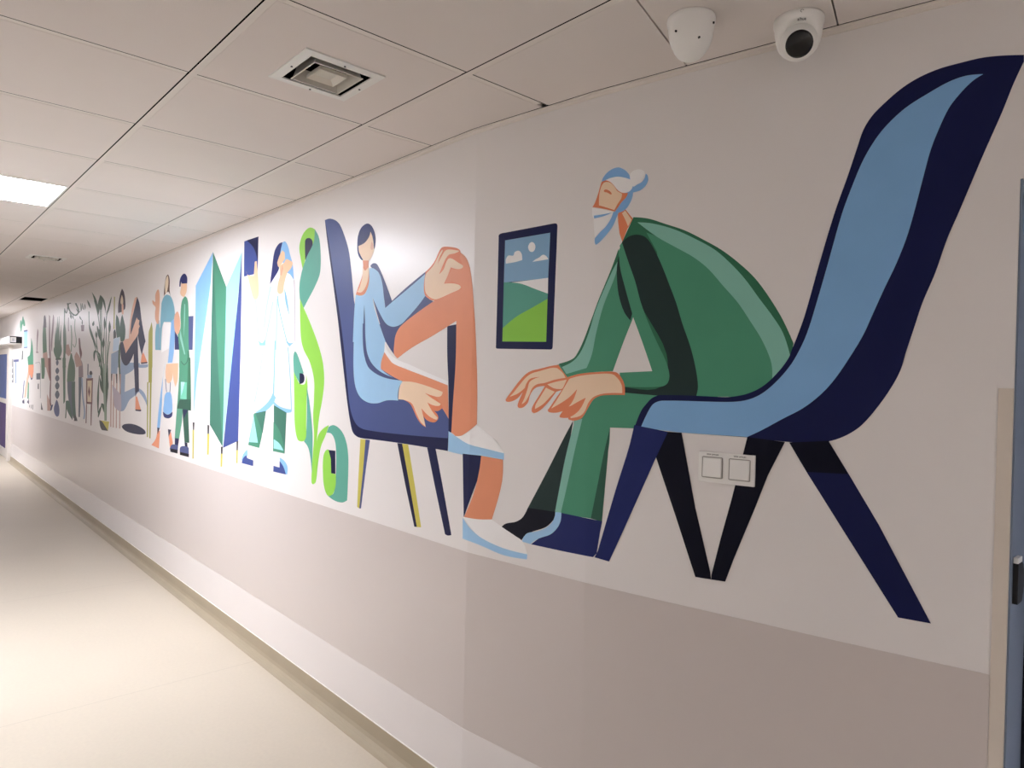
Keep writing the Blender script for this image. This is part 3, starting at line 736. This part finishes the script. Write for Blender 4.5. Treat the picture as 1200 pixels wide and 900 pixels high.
f.s('leg', 'blue', h2, '180,20! 160,150 145,450 130,610! 105,615! 125,400 155,180')
f.s('bag', 'blue2', h2, '188,298! 222,296! 234,330 240,400 236,470 200,492 162,470 165,400 172,330')
f.s('bag', 'navy', h2, '158,468! 200,494 241,468! 235,510 205,527 168,515')
f.line('bag', 'slate2', h2, .7, '180,180 185,250 190,296')
f.line('bag', 'slate2', h2, .7, '222,190 222,250 218,296')
f.s('hand#2', 'skin', h2, '188,50! 245,45! 240,170 215,218 190,205 180,130')
f.s('hand#3', 'skin', h2, '245,45! 292,42! 287,190 268,250! 248,175')
f.s('shoe', 'orange', h2, '108,630! 132,640! 122,792! 56,760! 95,705')
f.p('shoe', 'ink', h2, '108,608 130,612 110,668')
f.s('shoe#2', 'orange', h2, '203,640! 228,650! 245,745! 220,790!')
f.p('shoe#2', 'ink', h2, '202,622 230,628 208,692')
f = fig('painted_man_with_clipboard', 'man in green tunic holding a slate blue board, painted', 20)
f.cm = {'skin': 'skin4', 'skin2': 'skin5'}
f.p('x', 'slate2', h1, '380,455 426,452 418,750 378,750')
f.p('x', 'navy', h1, '262,570 292,640 302,748 262,748')
f.p('x', 'navy', h1, '316,465 338,465 335,600 312,580')
f.s('tunic', 'green', h1, '352,278! 372,300 382,370 384,480 384,700 400,905! 300,905! 300,740 288,600! 312,560 312,430 325,320')
f.s('tunic', 'green', h2, '303,-5! 400,-5! 405,460! 280,440! 298,200')
f.p('tunic', 'green3', h2, '303,365 405,355 405,460 280,440')
f.p('tunic', 'green2', h2, '380,-5 400,-5 405,360 368,360')
f.s('tunic', 'mint', h1, '345,345! 354,350! 352,480 340,640! 342,480')
f.p('tunic', 'mint', h1, '310,570 355,790 345,790 305,640')
f.p('tunic', 'mint2', h2, '315,205 368,210 365,360 310,355')
f.p('tunic', 'ice', h2, '316,207 350,209 320,330')
f.line('tunic', 'green3', h1, .8, '318,850 345,880 372,850 380,760')
f.s('hair', 'navy', h1, '302,195! 308,130 328,90 350,80 370,110 370,168! 325,168! 318,150! 312,195!')
f.s('face', 'skin', h1, '318,168! 369,165! 366,235 345,285! 322,275 310,250 316,210')
f.s('hand', 'skin2', h1, '262,440! 285,413 300,440 310,520 300,600 280,612 262,580 255,500')
f.p('trousers', 'green5', h2, '280,440 332,446 325,560 300,707 262,700')
f.p('trousers#2', 'green3', h2, '328,450 380,456 390,742 348,738')
f.p('trousers#2', 'navy2', h2, '332,448 378,454 340,530')
f.p('shoe', 'navy2', h2, '263,700 300,706 290,775 262,765')
f.s('shoe', 'slate2', h2, '218,795! 238,757 292,765! 286,836! 228,822!')
f.p('shoe', 'navy3', h2, '225,790 288,805 286,836 222,820')
f.p('shoe#2', 'ink', h2, '348,738 372,742 375,780 352,780')
f.s('shoe#2', 'slate2', h2, '307,825! 312,780 345,770 385,785! 385,866! 320,850!')
f.p('shoe#2', 'navy3', h2, '308,822 386,840 386,868 308,848')

# ---- olive post
j1 = G_(125, 330, 9); j2 = G_(125, 420, 9)
f = fig('painted_olive_post', 'tall olive post on two thin legs, painted')
f.s('x', 'olive', j1, '475,425! 485,500! 482,905! 442,905! 443,540 460,480')
f.p('x', 'olive', j2, '442,-5 481,-5 476,255 442,255')
f.p('leg', 'olive', j2, '428,250 441,250 437,830 424,830'); f.p('leg#2', 'olive', j2, '455,250 474,250 463,842 450,842')

# ---- seated woman with lounge chair and side table
f = fig('painted_lounger', 'light blue curved lounger under the reclining woman, painted')
f.s('x', 'greybl', j2, '148,-5! 190,75 240,52 287,45! 287,112 195,172! 190,355! 285,312! 345,318 400,370 432,470! 430,515! 395,430 340,352! 290,400 240,440 185,545 140,556 100,505! 140,440! 145,200')
f.p('x', 'greybl', j1, '160,850 350,860 350,905 150,905')
f.s('x', 'greybl', j2, '332,65! 436,62! 430,92 340,98!')
f = fig('painted_side_table', 'small grey blue side table with a mauve shade, painted', 4)
f.p('x', 'greybl', j1, '48,765 125,722 120,905 48,905'); f.p('x', 'greybl', j2, '48,-5 120,-5 112,162 45,162')
f.p('box', 'pale', j1, '72,605 142,570 127,722 65,742')
for a, x in enumerate((46, 72, 104, 140)): f.line('leg#%d' % a, 'wood', j2, 1.3, '%d,165 %d,450 %d,%d' % (x+6, x, x-2, 722+a*6))
f.p('leg#0', 'dark', j2, '46,162 62,162 58,235 50,235'); f.p('leg#1', 'dark', j2, '95,162 112,162 110,262 102,262')
f.s('shade', 'mauve', j2, '58,275! 150,385! 150,553 115,545 80,500 70,400')
f = fig('painted_reclining_woman', 'dark haired woman in green jacket with raised knees, painted', 10)
f.s('x', 'dusk', j1, '322,160! 348,240 372,430 410,630! 388,700 372,778! 350,690 326,560! 336,905! 286,905! 286,760! 245,850 210,885 180,872 150,800 145,640! 172,632! 202,757! 270,640 300,590! 252,555! 262,420 290,300')
f.p('x', 'dusk', j2, '285,-5 334,-5 342,345 316,360 305,412 298,300')
f.s('x', 'skin2', j1, '298,172! 322,160! 300,260 265,400 252,555! 232,630! 250,400 270,280')
f.s('hair', 'plum', j1, '162,74! 182,110 196,200 196,280 176,305! 160,320! 122,332! 123,240 143,130')
f.s('face', 'cream', j1, '160,140! 174,180 172,240 152,235 146,205')
f.p('neck', 'skin2', j1, '157,240 178,240 178,345 160,345')
f.s('jacket', 'green3', j1, '165,345! 196,480 196,570 185,628! 148,635! 138,520 150,400')
f.s('jacket#2', 'green3', j1, '103,345! 130,400 142,500 145,580! 108,592! 95,460')
f.s('jacket#2', 'green4', j1, '72,530! 85,505 100,540! 100,590! 72,605!')
f.s('arm', 'skin2', j1, '175,640! 190,612 240,600! 285,470 318,378! 330,400! 346,408! 340,450! 350,470! 338,500! 330,560 270,650 202,757!')
f.s('foot', 'orange', j1, '370,778! 388,745! 430,850! 360,857!'); f.p('foot', 'ink', j1, '360,855 430,847 430,862 366,869')
f.s('foot#2', 'orange', j2, '305,408! 320,398! 362,542! 303,542!'); f.p('foot#2', 'ink', j2, '303,538 366,542 362,559 306,553')
f = fig('painted_oval_mat', 'dark blue oval on the ground below the lounger, painted')
f.s('x', 'dusk', j2, '160,722 185,695 260,690 340,715 400,757 410,792 370,803 290,795 205,768')
f = fig('painted_thin_pole', 'thin green brown pole behind the seated woman, painted', 2)
f.p('x', 'olive', j1, '78,160 88,160 84,500 72,500')
f.s('stem', 'leafd', j1, '122,700! 145,640! 140,905! 122,905!')
f.s('stem', 'leafd', j2, '122,-5! 142,-5! 150,390! 138,300!')

# ---- potted tall plant
k1 = G_(85, 340, 10); k2 = G_(85, 420, 10)
f = fig('painted_potted_plant', 'tall leafy plant in a yellow and black pot, painted')
f.p('x', 'yellow', k2, '320,725 430,742 415,848 345,838')
f.s('x', 'dark', k2, '314,724! 345,738 382,795 416,850! 345,840! 325,800')
for st in ('385,1530 372,1300 345,1000 300,800 240,580 200,420 192,250', '392,1530 380,1200 360,900 335,600 325,300 322,130', '396,1530 398,1200 402,900 410,700 425,560 434,400',
           '388,1530 392,1100 388,800 395,500 400,300 455,90', '382,1530 372,1250 352,1050 318,860 285,640 278,520', '386,1530 376,1100 362,800 362,620', '394,1530 402,1100 412,800 440,600',
           '340,900 330,560 300,300 255,120', '330,1000 345,600 340,300 338,140', '375,1400 360,900 372,500 376,330'):
    f.line('stem', 'leaf', k1, .9, st)
for a, (w, st) in enumerate(((2.6, '298,240 280,160 258,90 228,25'), (3.0, '300,290 308,180 325,60'), (4.2, '335,230 332,140 325,60'), (2.4, '325,60 365,130 392,270'), (2.0, '398,290 425,210 460,75'),
            (2.0, '210,210 192,160 172,115'), (2.6, '240,420 244,395 252,360'), (2.6, '282,560 280,520 276,480'), (2.6, '375,460 378,390 372,310'), (2.8, '432,500 436,430 434,360'), (3.0, '362,680 364,620 366,560'),
            (2.6, '195,410 225,520 300,720'), (2.6, '290,420 310,520 330,600'), (2.4, '255,830 262,720 290,725'), (3.4, '330,560 320,500 322,440'), (1.8, '312,900 318,760 260,700'))):
    f.line('leaf#%d' % a, 'leafd', k1, w, st, True)
for a, (w, st) in enumerate(((3.0, '372,420 340,330 315,200'), (2.2, '300,640 300,450 312,200'), (2.4, '388,440 410,350 418,240'), (3.2, '378,640 350,540 335,560'), (2.4, '302,690 320,610 345,540'), (3.4, '365,400 350,200 330,0'), (3.0, '395,560 405,300 408,0'))):
    f.line('leaf#b%d' % a, 'leafd', k2, w, st, True)
f.line('stem', 'leafp', k2, 2.4, '386,730 378,400 366,60')

# ---- fire-side cabinet with emblem
f = fig('painted_cabinet', 'cream cabinet with dark red frame on thin legs, painted')
f.p('x', 'maroon', k2, '160,235 240,230 232,537 160,532')
f.p('panel', 'cream', k2, '174,262 226,258 220,512 174,508')
f.s('emblem', 'maroon', k2, '192,320! 208,390! 194,460! 182,390!')
f.p('leg', 'maroon', k2, '160,535 170,535 164,760 153,760'); f.p('leg#2', 'maroon', k2, '214,537 230,537 222,785 212,785')
f.p('box', 'greybl', k2, '175,195 228,190 228,228 175,232'); f.s('vase', 'dark', k2, '200,190 200,160 215,145 230,160 230,190')
f.p('candle', 'stone', k2, '176,65 188,65 186,195 174,195')

# ---- hanging plants and standing people further along
l1 = G_(45, 350, 11.25); l2 = G_(45, 420, 11.25)
f = fig('painted_hanging_plant', 'leafy branch hanging high over the standing pair, painted', 6)
f.line('x', 'leafd', l1, 1.6, '385,60 420,170 490,220 530,170 490,60'); f.line('x', 'leafd', l1, 1.1, '345,130 370,190 400,70 430,60')
for a, st in enumerate(('405,180 430,215 440,270', '430,200 425,235 435,270', '460,215 455,240 470,275', '545,230 555,260 580,290', '500,130 530,175 560,160', '560,60 565,140 560,170', '580,60 590,130 600,150', '610,70 615,110 610,150', '580,280 578,320 580,350')):
    f.line('leaf#%d' % a, 'leafd', l1, 1.3, st, True)
f.p('pot', 'taupe', l1, '560,350 605,345 600,430 568,430')
f.line('stem', 'leafp', l1, .8, '485,270 480,400 500,560 480,640 455,600'); f.line('stem', 'leafp', l1, 1.2, '430,350 440,500 432,700'); f.line('stem', 'taupe', l1, .8, '398,250 396,380 400,430')
f = fig('painted_standing_woman_in_green', 'standing woman in green dress, painted', 6)
f.cm = {'skin2': 'wood', 'green': 'leaf', 'mauve': 'taupe'}
f.s('x', 'green', l2, '398,70! 415,0! 425,-60! 440,-70! 455,0! 480,80 485,200 478,302! 378,308! 385,180')
f.s('trousers', 'stone', l2, '382,305! 485,305! 470,600 450,810! 380,640! 400,560! 385,420')
f.s('trousers', 'green3', l2, '440,305! 485,305! 485,560 500,800! 460,780 440,500')
f.s('leaf', 'green3', l2, '365,560! 400,560 430,650 450,815! 395,720 370,650')
f.s('shoe', 'dark', l2, '475,740! 500,770 515,825! 470,825!')
f.s('face', 'skin2', l1, '365,610! 400,600! 432,720! 400,760! 360,720!')
f = fig('painted_standing_man_in_grey', 'standing man with grey top raising an arm, painted', 10)
f.cm = {'skin2': 'wood', 'green': 'leaf', 'mauve': 'taupe'}
f.s('x', 'mauve', l2, '540,-20! 580,60 590,180 590,250! 530,250! 530,120')
f.p('trousers', 'stone', l2, '530,248 575,250 560,500 548,772 528,772 532,500')
f.line('trousers#2', 'greybl', l2, 1.6, '575,260 585,500 610,700 600,800')
f.s('arm', 'skin2', l1, '475,760! 500,700! 530,740! 560,800 575,880! 500,905! 480,830!')
f.s('hair', 'maroon', l1, '530,530! 545,515 560,640 575,720 560,800! 540,700')
f = fig('painted_fan_leaf_plant', 'spiky fan of leaves on a beaded dark blue stem, painted')
f.cm = {'skin2': 'wood', 'green': 'leaf', 'mauve': 'taupe'}
for a, st in enumerate(('250,800 225,640 235,380', '250,800 245,560 255,240', '255,800 262,560 275,230', '260,800 285,600 298,350', '245,800 215,700 205,640', '265,800 295,700 300,600', '255,800 240,650 240,480', '258,800 275,660 285,500')):
    f.line('x' if a == 0 else 'leaf#%d' % a, 'leaf', l1, 2.4, st, True)
f.p('pot', 'leafd', l1, '228,785 300,780 300,805 228,810')
for a, (y, w, h) in enumerate(((55, 17, 42), (165, 24, 44), (262, 28, 46), (362, 28, 52), (478, 29, 58))):
    f.s('bead#%d' % a, 'stone', l2, '%d,%d %d,%d %d,%d %d,%d' % (250, y-h, 250+w, y, 248, y+h, 248-w, y))
f.s('bead#9', 'slate2', l2, '242,545 265,600 278,680 270,750 245,768 215,730 205,660 222,590')
f = fig('painted_tall_cypress', 'slim dark green tree shape, painted')
f.cm = {'skin2': 'wood', 'green': 'leaf', 'mauve': 'taupe'}
f.s('x', 'leaf', l1, '338,150! 352,150! 350,330! 362,420 368,600 355,750! 362,905! 318,905! 330,700 325,450 335,330')
f.s('trunk', 'leaf', l2, '318,-5! 362,-5! 355,300 352,560 330,600! 325,300')
f.line('trunk', 'leafd', l2, 1.2, '368,560 365,700 358,790')
f = fig('painted_woman_in_green_top', 'slim standing figure in green top and pink skirt, painted')
f.cm = {'skin2': 'wood', 'green': 'leaf', 'mauve': 'taupe'}
f.s('x', 'leaf', l1, '62,380! 98,375! 105,520 112,700! 60,720! 55,520')
f.s('hair', 'plum', l1, '75,230 90,220 102,300 104,380! 62,380! 70,300')
f.s('skirt', 'skin2', l1, '60,720! 115,700! 135,905! 60,905!')
f.s('skirt', 'skin2', l2, '75,-5! 130,-5! 145,110! 165,200! 150,300! 110,160!')
f.s('trousers', 'leaf', l2, '35,-5! 80,-5! 85,180 75,268! 42,268!')
f.s('shoe', 'dark', l2, '36,575! 60,680! 34,675!')
f.s('leg', 'wood', l2, '115,470! 150,560! 165,690! 118,690!')
f = fig('painted_figure_in_brown', 'slim standing figure in brown, painted', 4)
f.cm = {'skin2': 'wood', 'green': 'leaf', 'mauve': 'taupe'}
f.s('x', 'taupe', l1, '140,215! 155,230! 158,560 165,740 160,880! 140,700 138,400')
f.s('x', 'mauve', l1, '195,210 208,250 200,400 185,560 180,700 165,600 178,400')
f.s('x', 'maroon', l2, '130,-5! 165,-5! 168,300 165,560 180,650! 150,600 155,300! 135,180')
f.s('shoe', 'navy', l2, '165,620! 195,605! 175,680! 155,695!')

# ---- the far end of the mural
m1 = G_(8, 365, 13.85); m2 = G_(8, 420, 12.86)
f = fig('painted_cactus', 'small green cactus near the far end, painted')
f.s('x', 'green5', m1, '240,330! 235,230 250,120 262,75 275,120 290,160 295,230 275,240 262,200 250,240 240,330')
f.s('arm', 'green5', m1, '215,260! 215,190 225,140 238,160 236,330! 225,330!')
f = fig('painted_blue_banner', 'narrow blue banner with dark ends, painted')
f.p('x', 'blue', m1, '278,320 335,310 335,585 275,590')
f.p('top_bar', 'slate2', m1, '278,308 335,298 335,322 278,330'); f.p('foot_bar', 'slate2', m1, '275,578 335,574 330,592 275,596')
f = fig('painted_runner', 'small figure in green with orange skirt at the far end, painted')
f.s('x', 'green', m1, '395,430! 415,520 428,700 430,870! 345,870! 335,740! 375,700')
f.s('skirt', 'orange', m1, '350,868! 435,868! 420,905! 350,905!')
f.s('skirt', 'orange', m2, '325,100! 405,90! 400,220 375,305! 345,240! 320,330! 322,180')
f.s('skirt', 'navy', m2, '335,215! 375,300 398,220! 385,312 365,322!')
f.s('leg', 'skin2', m2, '320,200! 335,230! 290,580! 262,600! 280,400')
f.s('leg#2', 'green', m2, '318,340! 335,380! 330,620! 308,600!')
f.p('shoe', 'navy2', m2, '232,640 262,615 266,680 236,675'); f.p('shoe#2', 'navy2', m2, '302,660 330,615 336,690')
f.s('hair', 'green4', m1, '245,640! 262,630! 262,780! 240,790!')
f.line('arm', 'slate2', m2, 1.0, '262,330 250,480 240,600')
f.p('stool', 'dark', m2, '338,700 345,700 345,740 338,740'); f.p('stool', 'dark', m2, '362,700 370,700 370,755 362,755'); f.p('stool', 'dark', m2, '386,700 396,700 394,770 386,770')
f = fig('painted_spear_leaf', 'thin purple spear shape, painted')
f.s('x', 'taupe', m1, '498,275! 512,330 500,500 494,655! 482,655! 488,400'); f.p('foot_bar', 'taupe', m1, '474,655 512,655 510,672 476,672')
f = fig('painted_dark_box', 'small dark box drawing beside the runner, painted')
f.p('x', 'stone', m2, '445,225 505,220 503,318 445,318'); f.line('outline', 'grey', m2, .5, '430,70 500,70 506,330 506,600'); f.p('slot', 'dark', m2, '468,380 482,380 482,462 466,460')
f = fig('painted_blue_letters_panel', 'blue and white notice like panel by the far door, painted')
f.p('x', 'stone', m2, '65,15 95,10 98,365 62,365')
f.p('column', 'slate2', m2, '105,20 182,12 180,50 105,55'); f.p('column', 'greybl', m2, '125,55 148,55 148,375 128,375')
for a, y in enumerate((120, 210, 290)): f.p('mark#%d' % a, 'white', m2, '70,%d 92,%d 86,%d 72,%d' % (y, y+10, y+40, y+30))

for f_ in FIGS: f_.build()

# ------------------------------------------------------------------ light switch
def frame_on_wall(px, py):
    """origin, direction along the wall towards the left of the photo, outward normal"""
    s, z = wall_sz(px, py); i = 0
    while i < len(SB)-2 and s > SB[i+1]: i += 1
    a, b = WP[i], WP[i+1]; d = Vector((b[0]-a[0], b[1]-a[1])).normalized(); n = SEGN[i]
    return wall_point(s, z, 0, s), Vector((-d.x, d.y, 0)), Vector((n.x, -n.y, 0))
def text_mesh(txt, size, m, parent, mtx, name, ext=.0002):
    cu = bpy.data.curves.new(name, 'FONT'); cu.body = txt; cu.size = size; cu.align_x = 'CENTER'; cu.align_y = 'CENTER'; cu.extrude = ext
    tmp = bpy.data.objects.new(name, cu); C.objects.link(tmp)
    bpy.context.view_layer.update()
    me = bpy.data.meshes.new_from_object(tmp.evaluated_get(bpy.context.evaluated_depsgraph_get()))
    bpy.data.objects.remove(tmp)
    me.materials.clear(); me.materials.append(m)
    o = bpy.data.objects.new(name, me); C.objects.link(o); o.parent = parent; o.matrix_local = mtx
    return o
# local axes: x = to the right in the photo, y = up, z = out of the wall
s_a = wall_sz(820, 545); s_b = wall_sz(885.5, 553)
mid = ((s_a[0]+s_b[0])/2); zm = (wall_sz(853, 531)[1] + wall_sz(853, 567)[1])/2
i = 0
while i < len(SB)-2 and mid > SB[i+1]: i += 1
pa, pb = WP[i], WP[i+1]; d = Vector((pb[0]-pa[0], pb[1]-pa[1])).normalized(); n = SEGN[i]
org = wall_point(mid, zm, .0047, mid)
ax = Vector((-d.x, d.y, 0)); az = Vector((n.x, -n.y, 0)); ay = Vector((0, 0, 1))
sw = empty('light_switch', org)
sw.matrix_world = Matrix(((ax.x, ay.x, az.x, org.x), (ax.y, ay.y, az.y, org.y), (ax.z, ay.z, az.z, org.z), (0, 0, 0, 1)))
M_INSERT = mat('switch groove shade', (168, 162, 154), .5, .3)  # grey colour puts shadow into the gap around the rockers
hw, hh = (s_a[0]-s_b[0])/2, .0425
bm = bmesh.new(); box(bm, -hw, hw, -hh, hh, -.0042, .005); bevel(bm, .0018)
link('frame_plate', bm, M_WHITE, sw)
for s_ in (-1, 1):
    cx = s_*hw*.485
    bm = bmesh.new()
    for q in (-1, 1):
        box(bm, cx+q*.0285-.0012, cx+q*.0285+.0012, -.0285, .0285, .0051, .0064); box(bm, cx-.0273, cx+.0273, q*.0285-.0012, q*.0285+.0012, .0051, .0064)
    ins = link('insert_ring', bm, M_INSERT, sw)
    bm = bmesh.new(); v = box(bm, cx-.0262, cx+.0262, -.0262, .0262, .0051, .0086)
    for vv in v:
        if vv.co.z > .008 and vv.co.y < 0: vv.co.z += .0022
    bevel(bm, .0008); link('rocker', bm, M_WHITE, sw)
    text_mesh('WW I.PTGM', .0062, M_GREYINK, sw, Matrix.Translation((cx, .0355, .0053)), 'lettering')
tag(sw, 'white double rocker light switch on the wall between painted chair legs', 'light switch')

# ------------------------------------------------------------------ security cameras
def lathe(bm, prof, seg=40, mtx=None, cap=True):
    rows = [[bm.verts.new(((mtx or Matrix()) @ Vector((r*math.cos(2*math.pi*k/seg), r*math.sin(2*math.pi*k/seg), z)))) for k in range(seg)] for r, z in prof]
    for a, b in zip(rows[:-1], rows[1:]):
        for k in range(seg): bm.faces.new((a[k], a[(k+1) % seg], b[(k+1) % seg], b[k]))
    if cap: bm.faces.new(rows[0][::-1]); bm.faces.new(rows[-1])
def aim(v):
    return v.to_track_quat('Z', 'Y').to_matrix().to_4x4()
def dome_cam(x, y, look, label, screws, logo):
    t = empty('security_camera', W(x, y, ZC))
    prof = [(.0585, 0), (.0595, -.004), (.0590, -.014), (.0565, -.018), (.0555, -.030), (.0535, -.044), (.0505, -.058), (.0455, -.071), (.0375, -.082), (.027, -.089), (.015, -.092)]
    lk = Vector((look[0], -look[1], look[2])).normalized(); ln = Vector((lk.x, lk.y, 0)).normalized()
    A = Matrix.Translation(ln*.004 + Vector((0, 0, -.056))) @ aim(lk)
    R = .0455
    bm = bmesh.new(); lathe(bm, prof, 64)
    for v in bm.verts:
        if v.co.z < -.019:
            c_ = (v.co.x*ln.x+v.co.y*ln.y)/max(1e-6, math.hypot(v.co.x, v.co.y)); w = max(0, min(1, (c_-.05)/.95)); w = w*w*(3-2*w)
            v.co.z = -.019 + (v.co.z+.019)*(1-.86*w)
    link('housing', bm, M_WHITE, t, smooth=True)
    bm = bmesh.new()
    lathe(bm, [(R*math.sin(a), R*math.cos(a)) for a in [math.radians(q) for q in (179, 165, 150, 135, 120, 105, 90, 75, 62, 50, 46)]], 48, A)
    ball = link('eyeball', bm, M_WHITE, t, smooth=True)
    bm = bmesh.new()
    lathe(bm, [(.0352, .0270), (.0350, .0300), (.0330, .0322), (.0322, .0312)], 48, A, cap=False); link('ring', bm, M_WHITE, ball, smooth=True)
    bm = bmesh.new()
    lathe(bm, [(.0322, .0290), (.0318, .0318), (.025, .0335), (.012, .0350), (.001, .0353)], 48, A); link('black_lens_window', bm, M_BLACK, ball, smooth=True)
    for a, z, r in screws:
        p = Vector((r*math.cos(a), r*math.sin(a), z))
        bm = bmesh.new(); bmesh.ops.create_cone(bm, cap_ends=True, segments=14, radius1=.0027, radius2=.0027, depth=.006, matrix=Matrix.Translation(p) @ aim(Vector((math.cos(a), math.sin(a), -.15))))
        link('screw_hole', bm, M_BLACKP, t)
    if logo is not None:
        o = Vector((math.cos(logo), math.sin(logo), -.12)).normalized(); right = Vector((-math.sin(logo), math.cos(logo), 0)); up = o.cross(right)
        p = Vector((.0565*math.cos(logo), .0565*math.sin(logo), -.0262))
        m_ = Matrix(((right.x, up.x, o.x, p.x), (right.y, up.y, o.y, p.y), (right.z, up.z, o.z, p.z), (0, 0, 0, 1)))
        text_mesh('alhua', .0095, M_GREYINK, t, m_, 'logo', .001)
        bm = bmesh.new()
        for k in range(14):
            a0 = math.pi*.1 + k*math.pi*1.4/14; 
            for rr in (0,):
                c0 = Vector((.0042*math.cos(a0), .0042*math.sin(a0))); c1 = Vector((.0042*math.cos(a0+.28), .0042*math.sin(a0+.28)))
                c2, c3 = c1*.72, c0*.72
                bm.faces.new([bm.verts.new(Vector((.0597*math.cos(logo), .0597*math.sin(logo), -.008)) + right*c.x + up*c.y*.8) for c in (c0, c1, c2, c3)])
        link('keyhole_mark', bm, M_GREYINK, t)
    return tag(t, label, 'security camera', 'ceiling security cameras')
def toward(x, y):      # angle in Blender plan from the fixture to the viewer
    return math.atan2(y, -x)
c1 = (.985, 1.475); c2 = (.800, 1.665)
t1 = toward(*c1); t2 = toward(*c2)
dome_cam(c1[0], c1[1], (.8, 1.0, -.55), 'white dome camera seen from behind, left of the pair on the ceiling', [(t1-.72, -.046, .0530), (t1+1.2, -.024, .0558), (t1+.42, -.068, .0468)], None)
dome_cam(c2[0], c2[1], (-.95, -1.60, -1.25), 'white dome camera with black lens facing the viewer, right of the pair', [], t2+.12)
